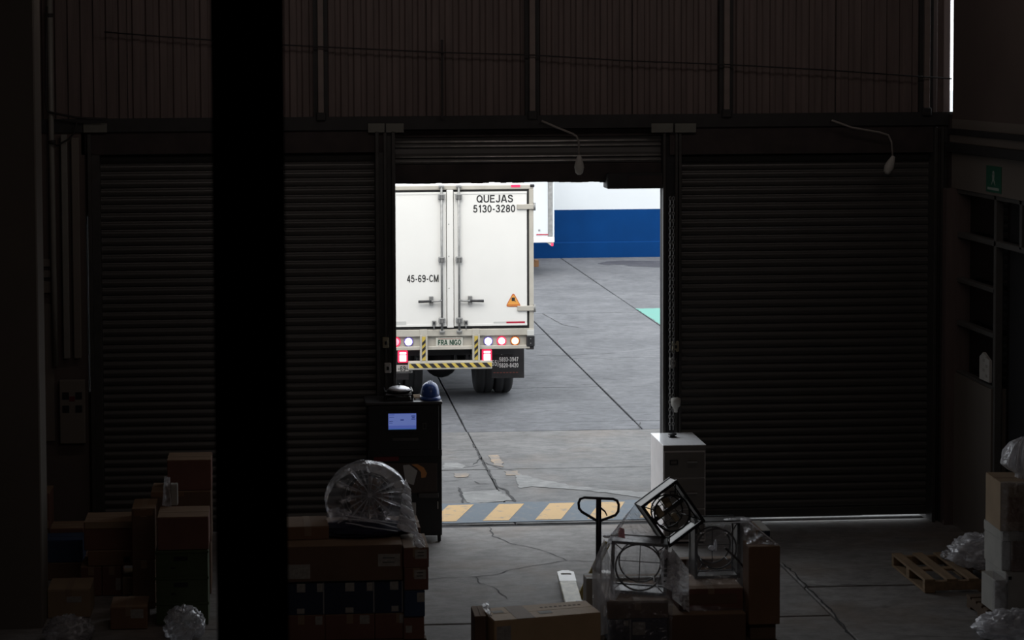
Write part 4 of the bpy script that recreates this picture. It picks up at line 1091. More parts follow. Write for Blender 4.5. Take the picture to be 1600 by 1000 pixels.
# left corner: vertical pipe with conduits, cable loops, board with square holes
def xv(px, py, Y=YB - 0.03): return P(px, py, Y)[0]
pipe = thing('wall_pipe', (xv(83, 500), YB - 0.03, 1.4), 'pale vertical pipe on the wall behind the near pilaster', 'pipe')
MB().tube([PV(76.5, -60, YB - 0.03), PV(80, 200, YB - 0.03), PV(84, 420, YB - 0.03), PV(87.5, 572, YB - 0.03)], 0.030, 10).build('pipe_run', M['pipe'], pipe)
for q in (24, 222):
    p = PV(77 + q * 0.02, q, YB - 0.03); MB().lathe([(0.031, -0.02), (0.038, -0.015), (0.038, 0.015), (0.031, 0.02)], p, 'z', 12).build('pipe_clamp', M['cable'], pipe)
cond = MB().box(xv(97, 400), xv(107, 400), YB - 0.03, YB + 0.015, zpx(105, 560, YB), 4.28, 0.008).build('cable_trunk', M['pipe'])
tag(cond, 'flat pale cable trunk running up the wall beside the vertical pipe', 'trunking')
cond2 = MB().box(xv(113, 400), xv(125, 400), YB - 0.02, YB + 0.015, zpx(115, 560, YB), zpx(115, 215, YB), 0.008).build('cable_trunk', M['hall_wall_pale'])
tag(cond2, 'short dull cable trunk next to the leftmost shutter guide', 'trunking')
tag(MB().tube([PV(73, 10, YB - 0.08), PV(72, 90, YB - 0.08), PV(71, 160, YB - 0.08), PV(74, 174, YB - 0.08), PV(90, 178, YB - 0.08), PV(120, 184, YB - 0.08), PV(165, 186, YB - 0.08)], 0.012, 6).build('loose_cable', M['cable']), 'black loose cable bending round the pipe towards the beam', 'cable')
tag(MB().tube([PV(76, 222, YB - 0.08), PV(90, 227, YB - 0.08), PV(106, 218, YB - 0.08), PV(116, 208, YB - 0.08), PV(120, 190, YB - 0.08)], 0.010, 6).build('loose_cable', M['cable']), 'short black cable loop under the end of the beam by the pipe', 'cable')
x0, zt_ = P(93, 594, YB); x1, zb_ = P(134, 692, YB)
bd = thing('wall_board', ((x0 + x1) / 2, YB - 0.02, zb_), 'dull notice board with four dark squares under the vertical pipe', 'board')
MB().box(x0, x1, YB - 0.03, YB + 0.05, zb_, zt_, 0.006).build('board_panel', M['hall_wall_pale'], bd)
for i in (0, 1):
    for j in (0, 1):
        a = x0 + 0.03 + i * 0.135; c_ = zt_ - 0.20 - j * 0.14
        MB().box(a, a + 0.07, YB - 0.034, YB - 0.028, c_, c_ + 0.075).build('board_square', M['black'], bd)
MB().box(x0 + 0.105, x0 + 0.16, YB - 0.034, YB - 0.028, zt_ - 0.22, zt_ - 0.17).build('board_square', M['decal_red'], bd)

# ---- black computer cabinet with lit screen
YK = 19.76
kx = lambda p, q=700: P(p, q, YK)[0]
kz = lambda q, p=640: P(p, q, YK)[1]
kb = 0.07
k_ = thing('computer_cabinet', (kx(632), YK + 0.2, 0), 'black wheeled computer cabinet with a lit blue screen beside the doorway', 'cabinet')
x0, x1 = kx(575), kx(690.5); zt_ = kz(628)
MB().box(x0, x1, YK + 0.02, YK + 0.40, kb, zt_ - 0.03, 0.006).build('cabinet_body', M['kiosk'], k_)
MB().box(kx(571), kx(691.5), YK - 0.01, YK + 0.42, zt_ - 0.03, zt_, 0.006).build('cabinet_top', M['kiosk_top'], k_)
up = MB().box(x0 + 0.01, x1 - 0.03, YK - 0.004, YK + 0.03, kz(703), kz(634), 0.004).build('screen_door', M['kiosk'], k_)
scx0, scx1, scz0, scz1 = kx(606.5), kx(651), kz(671), kz(645)
mb = MB(); mb.M = Matrix.Translation(((scx0 + scx1) / 2, 0, (scz0 + scz1) / 2)); rect_ring(mb, scx1 - scx0 + 0.05, scz1 - scz0 + 0.05, 0.028, YK - 0.014, YK)
mb.build('screen_bezel', M['black'], up)
s_ = MB().box(scx0, scx1, YK - 0.008, YK, scz0, scz1).build('lit_screen', M['screen'], k_)
MB().box(scx0 + 0.005, scx1 - 0.005, YK - 0.0095, YK - 0.007, scz0 + 0.045, scz1 - 0.01).build('screen_page', M['screen_pale'], s_)
MB().box(scx0 + 0.002, scx1 - 0.002, YK - 0.0095, YK - 0.007, scz0 + 0.002, scz0 + 0.012).build('screen_bar', M['screen_bar'], s_)
MB().box((scx0 + scx1) / 2 - 0.02, (scx0 + scx1) / 2 + 0.016, YK - 0.012, YK - 0.009, scz0 + 0.098, scz0 + 0.108).build('screen_icon', M['screen_ink'], s_)
for a, b in ((0.0, 0.02), (0.008, 0.004), (0.0, -0.012)):
    MB().box(scx1 - 0.055 + a, scx1 - 0.012 - a, YK - 0.012, YK - 0.009, scz0 + 0.118 + b, scz0 + 0.126 + b).build('screen_icon', M['screen_ink'], s_)
for q in (0.155, 0.13, 0.088, 0.07): MB().box(scx0 + 0.012, scx0 + 0.035 + q * 0.2, YK - 0.012, YK - 0.009, scz0 + q, scz0 + q + 0.004).build('screen_text_line', M['screen_ink'], s_)
MB().box(kx(613), kx(654), YK - 0.012, YK + 0.01, kz(688.5), kz(684), 0.003).build('card_slot', M['kiosk_gray'], k_)
mb = MB(); mb.M = Matrix.Translation((kx(663.5), 0, kz(666))); rect_ring(mb, 0.04, 0.065, 0.009, YK - 0.008, YK - 0.002); mb.build('lock_plate', M['kiosk_gray'], k_)
MB().box(kx(584), kx(623), YK + 0.0, YK + 0.03, kz(720), kz(713)).build('red_strip', M['decal_red'], k_)
MB().box(x0, x1, YK - 0.006, YK + 0.03, kz(713), kz(703), 0.003).build('drawer_rail', M['kiosk'], k_)
ld = MB().box(x0 + 0.01, kx(683), YK + 0.004, YK + 0.03, kz(771), kz(724), 0.003).build('poster_panel', M['decal_dark'], k_)
def deco(pts, m, name='poster_shape', y=YK):
    MB().prism([(kx(a), kz(b)) for a, b in pts], 'y', y + 0.0, y + 0.005).build(name, M[m], ld)
deco([(629.5, 727), (639, 726), (652, 736), (646, 758), (640, 756), (633, 751)], 'decal_white')
deco([(643, 726), (652, 725.5), (662, 731), (667, 740), (664.5, 746.5), (658, 747), (657.5, 738), (651, 731)], 'decal_orange')
MB().box(kx(653), kx(685), YK - 0.02, YK + 0.03, kz(778), kz(771), 0.004).build('lower_shelf', M['kiosk_gray'], k_)
MB().box(kx(639), kx(649.5), YK + 0.0, YK + 0.022, kz(809), kz(786)).build('taped_sheet', M['decal_white'], k_)
MB().box(kx(683), kx(684.6), YK - 0.0, YK + 0.022, kz(796), kz(785)).build('label_strip', M['decal_white'], k_)
for a in (x0 + 0.05, x1 - 0.03):
    for y in (YK + 0.04, YK + 0.37):
        f = MB().box(a - 0.02, a + 0.02, y - 0.02, y + 0.02, 0.045, kb + 0.004, 0.004).build('caster', M['steel'], k_)
        MB().lathe([(0.001, -0.016), (0.036, -0.016), (0.040, -0.008), (0.040, 0.008), (0.036, 0.016), (0.001, 0.016)], (a, y, 0.040), 'x', 16).build('caster_wheel', M['rubber'], f)
# things on the cabinet
zt0 = zt_
hx, hz_ = kx(674.5), zt0
hat = thing('hard_hat', (hx, YK + 0.16, hz_), 'blue hard hat on top of the black computer cabinet', 'hard hat')
rx = (kx(689.5) - kx(660)) / 2
hh = kz(599) - kz(627)
prof = [(rx, 0.035), (rx * 0.99, 0.06), (rx * 0.93, 0.105), (rx * 0.80, 0.145), (rx * 0.58, 0.172), (rx * 0.3, 0.186), (0.002, 0.19)]
kk = hh / 0.195
mb = MB(); mb.M = Matrix.Translation((hx, YK + 0.16, hz_)) @ Matrix.Diagonal((1, 1.25, kk, 1)); mb.lathe(prof, (0, 0, 0), 'z', 28); mb.build('hat_shell', M['hat'], hat)
mb = MB(); mb.M = Matrix.Translation((hx, YK + 0.16, hz_)) @ Matrix.Diagonal((1, 1.25, 1, 1)); mb.lathe([(rx * 0.99, 0.040), (rx * 1.12, 0.020), (rx * 1.14, 0.0), (rx * 1.08, 0.0), (rx * 1.03, 0.022), (rx * 0.95, 0.034)], (0, 0, 0), 'z', 28); mb.build('hat_brim', M['hat'], hat)
for dx in (-0.018, 0.0, 0.018):
    pts = []
    for i in range(9):
        a = R(20 + 140 * i / 8); pts.append((hx + dx, YK + 0.16 - math.cos(a) * rx * 1.2, hz_ + 0.02 + math.sin(a) * (0.178 * kk - abs(dx) * 0.2)))
    MB().tube(pts, 0.006, 6).build('hat_rib', M['hat'], hat)
ty = YK + 0.20
tr = thing('desk_tray', (kx(626), ty, zt0), 'black two-tier document tray on the computer cabinet', 'tray')
xa, xb = kx(602.5), kx(647)
MB().box(xa, xb, ty - 0.14, ty + 0.14, zt0, zt0 + 0.012, 0.003).build('tray_base', M['black'], tr)
MB().box(xa, xb, ty - 0.14, ty + 0.14, zt0 + 0.055, zt0 + 0.068, 0.003).build('tray_shelf', M['kiosk_top'], tr)
for a in (xa, xb - 0.012): MB().box(a, a + 0.012, ty - 0.13, ty + 0.14, zt0 + 0.010, zt0 + 0.10).build('tray_side', M['black'], tr)
MB().box(xa + 0.02, xb - 0.03, ty - 0.12, ty + 0.12, zt0 + 0.0125, zt0 + 0.035, 0.003).build('paper_block', M['kiosk_gray'], tr)
lid = thing('metal_dish_lid', (kx(626), ty, zt0 + 0.068), 'round metal dish with a domed lid and dark knob on the black tray', 'dish')
mb = MB(); mb.lathe([(0.10, 0), (0.125, 0.012), (0.130, 0.03), (0.118, 0.034)], (kx(626), ty, zt0 + 0.068), 'z', 28); mb.build('dish', M['kiosk_top'], lid)
mb = MB(); mb.lathe([(0.118, 0.030), (0.108, 0.046), (0.075, 0.060), (0.03, 0.067), (0.001, 0.068)], (kx(626), ty, zt0 + 0.068), 'z', 28); mb.build('dish_lid', M['silver'], lid)
MB().lathe([(0.006, 0), (0.006, 0.008), (0.013, 0.014), (0.012, 0.026), (0.001, 0.029)], (kx(626), ty, zt0 + 0.135), 'z', 12).build('lid_knob', M['black'], lid)
rk = thing('wooden_rack', (kx(654), ty + 0.05, zt0), 'small slatted wooden rest between the tray and the hard hat', 'rack')
for q in range(3): MB().box(kx(648.5), kx(660), ty - 0.06 + q * 0.07, ty - 0.03 + q * 0.07, zt0 + 0.012, zt0 + 0.024, 0.002).build('rack_slat', M['card_tan'], rk)
for a in (649.5, 658): MB().box(kx(a), kx(a) + 0.012, ty - 0.07, ty + 0.15, zt0, zt0 + 0.012).build('rack_rail', M['card_tan'], rk)

# ---- filing cabinet by the opposite post
YF = 19.48
fx0, fz1 = P(1036.5, 696.5, YF); fx1 = P(1103, 695, YF)[0]
fc = thing('filing_cabinet', ((fx0 + fx1) / 2, YF + 0.3, 0), 'cream steel filing cabinet with drawers beside the hoist chain', 'cabinet')
MB().box(fx0, fx1, YF + 0.015, YF + 0.66, 0.02, fz1, 0.006).build('cabinet_body', M['cab_side'], fc)
MB().box(fx0 - 0.003, fx1 + 0.003, YF - 0.002, YF + 0.663, fz1 - 0.004, fz1 + 0.004, 0.003).build('cabinet_lid', M['cab_top'], fc)
MB().box(fx0 + 0.02, fx1 - 0.02, YF + 0.03, YF + 0.64, 0.0, 0.03).build('plinth', M['black'], fc)
nd = 3; hd = (fz1 - 0.06) / nd
for k in range(nd):
    z0 = 0.04 + k * hd
    dr = MB().box(fx0 + 0.012, fx1 - 0.012, YF, YF + 0.03, z0 + 0.006, z0 + hd - 0.006 - (0.05 if k == nd - 1 else 0), 0.004).build('drawer', M['cab_front'], fc)
    zc = z0 + hd * 0.52; xc_ = (fx0 + 0.108)
    mb = MB(); mb.M = Matrix.Translation((xc_, 0, zc)); rect_ring(mb, 0.085, 0.05, 0.010, YF - 0.008, YF + 0.001); mb.build('label_holder', M['black'], dr)
    MB().box((fx0 + fx1) / 2 + 0.02, (fx0 + fx1) / 2 + 0.13, YF - 0.025, YF + 0.001, zc - 0.008, zc + 0.008, 0.004).build('drawer_handle', M['steel'], dr)
MB().box(fx0 + 0.003, fx1 - 0.003, YF + 0.0, YF + 0.03, fz1 - 0.055, fz1 - 0.003, 0.003).build('top_rail', M['cab_front'], fc)
px_, pz_ = P(1050.5, 684, YF + 0.42)
pk = thing('black_spool', (px_, YF + 0.42, fz1), 'small black spool standing on the cream filing cabinet', 'spool')
for q in (0, 0.032): MB().lathe([(0.001, 0), (0.045, 0), (0.045, 0.012), (0.001, 0.012)], (px_, YF + 0.42, fz1 + q), 'z', 18).build('spool_flange', M['black'], pk)
MB().lathe([(0.001, 0), (0.028, 0), (0.028, 0.022), (0.001, 0.022)], (px_, YF + 0.42, fz1 + 0.011), 'z', 14).build('spool_core', M['black'], pk)

# ---- hand pallet truck
_t = G(883, 891, 0.082); jx, jy = _t[0] - (-0.19 * math.cos(R(4.5)) + 1.50 * math.sin(R(4.5))), _t[1] - (0.19 * math.sin(R(4.5)) + 1.50 * math.cos(R(4.5)))
jk = thing('pallet_jack', (jx, jy, 0), 'dark hand pallet jack with loop handle and pale forks near the doorway', 'pallet jack')
JM = Matrix.Translation((jx, jy, 0)) @ Matrix.Rotation(R(-4.5), 4, 'Z')
def jb(): m = MB(); m.M = JM; return m
for sx in (-0.19, 0.19):
    x0, x1, L0, L1 = sx - 0.08, sx + 0.08, 0.14, 1.50
    pts = [(x0, L0)] + [(x0, L1 - 0.05), (x0 + 0.015, L1 - 0.015), (x0 + 0.05, L1), (x1 - 0.05, L1), (x1 - 0.015, L1 - 0.015), (x1, L1 - 0.05)] + [(x1, L0)]
    m = jb(); 
    # top plate with a slot near the tip: built as a ring of quads around the slot
    hole = [(sx - 0.05, L1 - 0.16), (sx - 0.05, L1 - 0.115), (sx - 0.035, L1 - 0.10), (sx + 0.035, L1 - 0.10), (sx + 0.05, L1 - 0.115), (sx + 0.05, L1 - 0.16)]
    tipL = 0.38
    outer = [(x0, L1 - tipL), (x0, L1 - 0.05), (x0 + 0.05, L1), (x1 - 0.05, L1), (x1, L1 - 0.05), (x1, L1 - tipL)]
    vs = []; n = 6
    for z in (0.055, 0.082):
        vs += [(a, b, z) for a, b in outer] + [(a, b, z) for a, b in hole]
    fs = []
    for i in range(n):
        j = (i + 1) % n
        fs += [(12 + i, 12 + 6 + i, 12 + 6 + j, 12 + j), (i, j, 6 + j, 6 + i), (i, 12 + i, 12 + j, j), (6 + i, 6 + j, 18 + j, 18 + i)]
    m.add(vs, fs)
    fk = m.build('fork_tip', M['fork'], jk)
    jb().box(x0, x1, L0, L1 - tipL, 0.05, 0.082, 0.006).build('fork', M['fork_worn'], jk)
    jb().box(x0, x0 + 0.012, L0, L1 - 0.06, 0.035, 0.06).build('fork_flange', M['fork_worn'], fk)
    jb().box(x1 - 0.012, x1, L0, L1 - 0.06, 0.035, 0.06).build('fork_flange', M['fork_worn'], fk)
    jb().lathe([(0.001, -0.03), (0.036, -0.03), (0.038, 0.0), (0.036, 0.03), (0.001, 0.03)], (sx, L1 - 0.30, 0.038), 'x', 14).build('load_roller', M['rubber'], jk)
jb().box(-0.20, 0.20, 0.07, 0.15, 0.05, 0.17, 0.012).build('lift_frame', M['jack'], jk)
jb().tube([(0, 0.02, 0.10), (0, 0.02, 0.36)], 0.05, 12).build('pump', M['jack'], jk)
for sx in (-0.07, 0.07):
    jb().lathe([(0.001, -0.025), (0.088, -0.025), (0.092, 0), (0.088, 0.025), (0.001, 0.025)], (sx, 0.0, 0.092), 'x', 20).build('steer_wheel', M['rubber'], jk)
hz1 = P(938, 778, jy)[1]
jb().tube([(0, 0.0, 0.28), (0.0, -0.01, hz1 + 0.005)], [0.028, 0.024], 12).build('handle_shaft', M['jack'], jk)
w = 0.178; h = 0.20
loop = [(-w + 0.05, hz1), (w - 0.05, hz1), (w - 0.015, hz1 - 0.015), (w, hz1 - 0.05), (w - 0.005, hz1 - 0.11), (w - 0.03, hz1 - 0.145), (0.02, hz1 - h), (-0.02, hz1 - h), (-w + 0.03, hz1 - 0.13), (-w + 0.005, hz1 - 0.10), (-w, hz1 - 0.05), (-w + 0.015, hz1 - 0.015)]
jb().tube([(a, -0.01, b - a * 0.05) for a, b in loop], 0.0125, 8, closed=True).build('loop_handle', M['jack'], jk)
jb().tube([(0.012, -0.02, hz1 - 0.08), (0.055, -0.035, hz1 - 0.115), (0.072, -0.04, hz1 - 0.15)], [0.010, 0.008, 0.006], 6).build('release_lever', M['jack'], jk)
# board leaning against the wrapped pile
a0 = Vector(G(909, 946).__add__((0.0,))); 
xa, ya = G(903, 940); xb, zb_ = P(926, 894, ya + 0.10)
lb = MB(); dvec = Vector((xb - xa, 0.10, zb_)).normalized()
lb.M = Matrix.Translation((xa, ya, 0.0)) @ Vector((0, 0, 1)).rotation_difference(dvec).to_matrix().to_4x4()
lb.box(-0.03, 0.03, -0.02, 0.02, 0.01, 0.62, 0.004)
tag(lb.build('leaning_board', M['yellow_wood']), 'yellow edged board leaning on the wrapped pile beside the pale fork', 'board')
# ================================================================== GOODS: pallet stack with the bagged fan
YS1 = 15.98
_before = set(bpy.data.objects)
pallet('dark wooden pallet under the stack of cartons carrying the bagged fan', 0.02, 1.26, YS1 + 0.02, 17.10, m='wood_dark', deck='x')
S1 = [(0.0, 0.40), (0.402, 0.82), (0.822, 1.24)]
for (a, b), lb, lab in zip(S1, ('lowest brown carton at the column end of the fan stack', 'middle lowest brown carton of the fan stack', 'lowest brown carton at the doorway end of the fan stack'), ((0.8, 0.95), (0.7, 0.9), (0.5, 0.7))):
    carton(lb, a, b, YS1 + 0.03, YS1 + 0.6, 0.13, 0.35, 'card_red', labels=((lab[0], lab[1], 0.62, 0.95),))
for (a, b), lb in zip(((0.0, 0.395), (0.397, 0.82), (0.822, 1.06)), ('navy carton at the column end of the fan stack', 'middle navy carton of the fan stack with pale square labels', 'navy carton beside the lighter blue carton in the fan stack')):
    carton(lb, a, b, YS1 + 0.03, YS1 + 0.6, 0.35, 0.64, 'navy', tape=False, labels=((0.42, 0.6, 0.68, 0.93), (0.42, 0.58, 0.05, 0.2), (0.85, 0.97, 0.68, 0.93)) if b < 1 else ((0.55, 0.85, 0.70, 0.95), (0.6, 0.85, 0.06, 0.22)), stripes=(0.99,))
carton('lighter blue carton at the doorway corner of the fan stack', 1.07, 1.245, YS1 - 0.02, YS1 + 0.5, 0.33, 0.56, 'blue_card', tape=False, labels=((0.62, 0.98, 0.55, 0.9),), group=None)
carton('brown carton supporting the lighter blue carton in the fan stack', 1.065, 1.24, YS1 - 0.0, YS1 + 0.028, 0.13, 0.33, 'card_red', tape=False, labels=((0.1, 0.4, 0.3, 0.6),))
carton('lower of two labelled cartons on the doorway corner of the fan stack', 1.07, 1.275, YS1 - 0.03, YS1 + 0.45, 0.56, 0.75, 'card_red', labels=((0.42, 0.9, 0.5, 0.92, 'paper_dim', 1),))
carton('upper of two labelled cartons on the doorway corner of the fan stack', 1.065, 1.28, YS1 - 0.035, YS1 + 0.45, 0.752, 0.925, 'card_red', labels=((0.45, 0.92, 0.45, 0.9, 'paper_dim', 1),))
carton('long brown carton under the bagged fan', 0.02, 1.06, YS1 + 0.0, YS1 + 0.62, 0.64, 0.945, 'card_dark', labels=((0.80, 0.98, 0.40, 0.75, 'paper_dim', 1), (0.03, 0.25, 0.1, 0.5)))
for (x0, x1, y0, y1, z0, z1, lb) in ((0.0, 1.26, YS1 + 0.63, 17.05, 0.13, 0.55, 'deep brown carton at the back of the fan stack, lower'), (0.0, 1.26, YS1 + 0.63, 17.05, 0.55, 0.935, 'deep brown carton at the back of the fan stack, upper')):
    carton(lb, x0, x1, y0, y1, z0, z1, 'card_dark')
carton('flat brown carton beside the plastic bag on the fan stack', 0.08, 0.44, YS1 + 0.22, YS1 + 0.6, 0.946, 1.06, 'card', rz=R(2))
for o_ in set(bpy.data.objects) - _before:
    if o_.parent is None: o_.location.x -= 0.025
# navy cloth bundle below the fan
mb = MB(); crumpled(mb, (0.71, 16.40, 0.985), (0.44, 0.22, 0.060), seed=3, amp=0.30, sc=2.0, floor_z=0.947)
tag(mb.build('cloth_bundle', M['navy_cloth']), 'dark navy cloth bundle under the bagged fan', 'cloth')
# drum fan lying back inside a clear bag
FC = Vector(PV(575, 779, 16.62)); FN = Vector((0.10, -0.90, 0.42)).normalized()
fu = Vector((1, 0, 0)); fu = (fu - FN * fu.dot(FN)).normalized(); fv = FN.cross(fu) * -1
if fv.z < 0: fv = -fv
FM = Matrix((( fu.x, FN.x, fv.x, FC.x), (fu.y, FN.y, fv.y, FC.y), (fu.z, FN.z, fv.z, FC.z), (0, 0, 0, 1)))   # local y = towards viewer
fan = thing('drum_fan', FC, 'dark round drum fan inside the clear plastic bag', 'fan')
def fb(): m = MB(); m.M = FM; return m
m = fb(); m.lathe([(0.20, 0.10), (0.225, 0.10), (0.23, 0.0), (0.225, -0.05), (0.20, -0.05), (0.20, 0.02)], (0, 0, 0), 'y', 32); m.build('fan_drum', M['fan_black'], fan)
for r in (0.07, 0.12, 0.165, 0.205):
    fb().tube([(r * math.cos(a), 0.055, r * math.sin(a)) for a in [2 * math.pi * i / 28 for i in range(28)]], 0.004, 5, closed=True).build('guard_ring', M['steel'], fan)
for k in range(8):
    a = math.pi * 2 * k / 8; fb().tube([(0.05 * math.cos(a), 0.058, 0.05 * math.sin(a)), (0.205 * math.cos(a), 0.05, 0.205 * math.sin(a))], 0.004, 5).build('guard_spoke', M['steel'], fan)
fb().lathe([(0.001, -0.08), (0.06, -0.075), (0.065, -0.02), (0.001, 0.05)], (0, 0, 0), 'y', 16).build('fan_hub', M['fan_steel'], fan)
for k in range(5):
    a = 2 * math.pi * k / 5
    m = fb(); m.M = FM @ Matrix.Rotation(a, 4, 'Y') @ Matrix.Rotation(R(24), 4, 'Z')
    m.prism([(0.05, -0.05), (0.09, -0.07), (0.18, -0.08), (0.19, 0.05), (0.10, 0.04), (0.05, 0.03)], 'y', -0.012, -0.006); m.build('fan_blade', M['card_dark'], fan)
bag = MB(); bag.M = FM
RX, RZ2 = 0.375, 0.335
def dome(u, v):
    a = 2 * math.pi * u; r = v
    cr = math.sin(9 * a + 1.5 * math.sin(2 * a + 1)) * 0.6 + math.sin(17 * a + 2 * math.sin(3 * a)) * 0.4
    d = 0.125 + 0.03 * (1 - r ** 2) - 0.04 * math.exp(-(r / 0.13) ** 2)
    d += 0.034 * cr * min(1, r * 2.2) * (1.1 - 0.7 * r)
    if r > 0.8: d -= 0.10 * ((r - 0.8) / 0.2) ** 2
    p = Vector((math.cos(a) * r * RX, d, math.sin(a) * r * RZ2))
    k = 1 + 0.05 * nz((p.x, p.z, 0.3), 5, 2)
    return Vector((p.x * k, p.y + 0.012 * nz((p.x, p.z, 0), 14, 4), p.z * k))
bag.grid(dome, 120, 30)
def backp(u, v):
    a = 2 * math.pi * u; e = dome(u, 1.0)
    k = 1 - 0.12 * v * v; y = e.y - 0.26 * v + 0.015 * ridged((math.cos(a), math.sin(a), v), 3, 1)
    k *= 1 + 0.03 * nz((math.cos(a) * 2, math.sin(a) * 2, v * 2), 2, 6)
    return Vector((e.x * k, y, e.z * k))
bag.grid(backp, 120, 10)
bg_ = bag.build('clear_plastic_bag', M['film_bag'])
tag(bg_, 'clear crinkled plastic bag gathered over the round drum fan', 'bag')
# skirt of film round the fan and the tail that hangs over the carton edge
sk = MB()
pv = lambda a, b, y: PV(a, b, y - 0.22)
film_sheet(sk, pv(497, 842, 16.55), pv(640, 842, 16.50), pv(628, 800, 16.72), pv(517, 795, 16.78), 60, 24, 0.05, 2.0, 7)
film_sheet(sk, pv(492, 838, 16.6), pv(560, 846, 16.45), pv(590, 815, 16.62), pv(520, 790, 16.72), 40, 20, 0.05, 5.0, 7)
bs1 = sk.build('bag_skirt', M['film_bag'], bg_)
sk = MB()
film_sheet(sk, pv(621, 824, 16.34), pv(654, 832, 16.22), pv(641, 778, 16.66), pv(630, 766, 16.80), 60, 90, 0.015, 7.0, 9, (3, 1, 0.6), (3, 0.024, 7))
film_sheet(sk, pv(646, 858, 16.17), pv(668, 858, 16.20), pv(658, 834, 16.42), pv(646, 829, 16.46), 50, 60, 0.012, 9.0, 12, (3, 1, 0.6), (2, 0.014, 5))
film_sheet(sk, pv(624, 818, 16.40), pv(646, 822, 16.46), pv(641, 764, 16.80), pv(633, 748, 16.9), 60, 90, 0.015, 11.0, 9, (3, 1, 0.6), (3, 0.026, 6))
bs2 = sk.build('bag_tail', M['film_white'], bg_, kind='stuff')
# smooth fold tubes added to the tail to catch highlights
def folds(rows, parent, m='film_white', dy=-0.22, name='film_folds'):
    mb = MB()
    for k, (xa_, ya_, xb_, yb_, Y0, Y1, r) in enumerate(rows):
        p0 = PV(xa_, ya_, Y0 + dy); p1 = PV(xb_, yb_, Y1 + dy); pts = []; rs = []
        for i in range(9):
            t = i / 8; q = p0.lerp(p1, t)
            q += Vector((0.006 * nz((t * 3, k, 0), 1.3, 2), 0.012 * nz((t * 3, k, 5), 1.3, 4), 0.012 * math.sin(math.pi * t) * (1 if k % 2 else -0.4) + 0.006 * nz((t * 4, k, 9), 1.5, 7)))
            pts.append(q); rs.append(r * (0.25 + 0.75 * math.sin(math.pi * min(1, 0.12 + 0.8 * t))) * (1 + 0.3 * nz((t * 5, k, 3), 1.7, 1)))
        mb.tube(pts, rs, 8)
    return mb.build(name, M[m], parent, kind='stuff')
rows = []
for k in range(9):
    t = k / 8
    rows.append((632 - 11 * t + 2 * (k % 2), 757 + 64 * t, 641.5 + 11.5 * t * t, 766 + 66 * t, 16.62 - 0.25 * t, 16.50 - 0.22 * t, 0.014 + 0.006 * (k % 3)))
rows += [(648, 836, 652, 846, 16.3, 16.26, 0.010), (648, 848, 661, 855, 16.2, 16.2, 0.014), (650, 853, 667, 858, 16.16, 16.18, 0.016), (652, 842, 660, 852, 16.22, 16.22, 0.012)]
folds(rows, bg_)
rows = [(540, 805 + 6 * k, 622, 818 + 6 * k, 16.52 - 0.02 * k, 16.46 - 0.02 * k, 0.007) for k in range(3)]
folds(rows, bg_, 'film_bag')

# ================================================================== GOODS: wrapped pile with three fan units
YP = 15.72
X = lambda p, Y=YP, q=900: P(p, q, Y)[0]
pallet('dark wooden pallet under the wrapped pile of fan units', X(950), X(1216), YP + 0.03, YP + 0.84, m='wood_dark', deck='x')
Z_a = zpx(1000, 966, YP); Z_b = zpx(1000, 938, YP); Z_c = zpx(1110, 960, YP)
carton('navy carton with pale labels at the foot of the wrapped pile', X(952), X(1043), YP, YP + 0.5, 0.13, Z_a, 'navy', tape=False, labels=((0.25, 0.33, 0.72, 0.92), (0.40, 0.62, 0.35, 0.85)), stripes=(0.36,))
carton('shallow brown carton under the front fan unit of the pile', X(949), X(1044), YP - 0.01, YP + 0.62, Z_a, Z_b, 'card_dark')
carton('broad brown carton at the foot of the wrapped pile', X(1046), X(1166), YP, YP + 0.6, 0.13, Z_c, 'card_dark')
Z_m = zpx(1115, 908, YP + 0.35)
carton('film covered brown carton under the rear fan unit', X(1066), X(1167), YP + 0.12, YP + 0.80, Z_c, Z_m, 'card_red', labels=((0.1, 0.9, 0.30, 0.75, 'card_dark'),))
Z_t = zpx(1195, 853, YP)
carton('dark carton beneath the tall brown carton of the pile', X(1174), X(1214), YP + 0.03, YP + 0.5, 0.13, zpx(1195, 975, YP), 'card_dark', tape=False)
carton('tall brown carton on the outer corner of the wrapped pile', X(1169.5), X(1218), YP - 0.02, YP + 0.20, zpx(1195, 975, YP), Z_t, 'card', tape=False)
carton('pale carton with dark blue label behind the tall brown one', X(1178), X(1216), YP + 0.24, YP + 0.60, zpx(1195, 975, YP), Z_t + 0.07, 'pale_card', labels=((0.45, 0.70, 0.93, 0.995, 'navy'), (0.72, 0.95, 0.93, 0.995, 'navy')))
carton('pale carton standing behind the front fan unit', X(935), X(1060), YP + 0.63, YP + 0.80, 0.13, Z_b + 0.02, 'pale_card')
carton('brown carton at the back corner of the wrapped pile', X(1070), X(1190), YP + 0.81, YP + 0.90, 0.13, 0.62, 'card_dark')

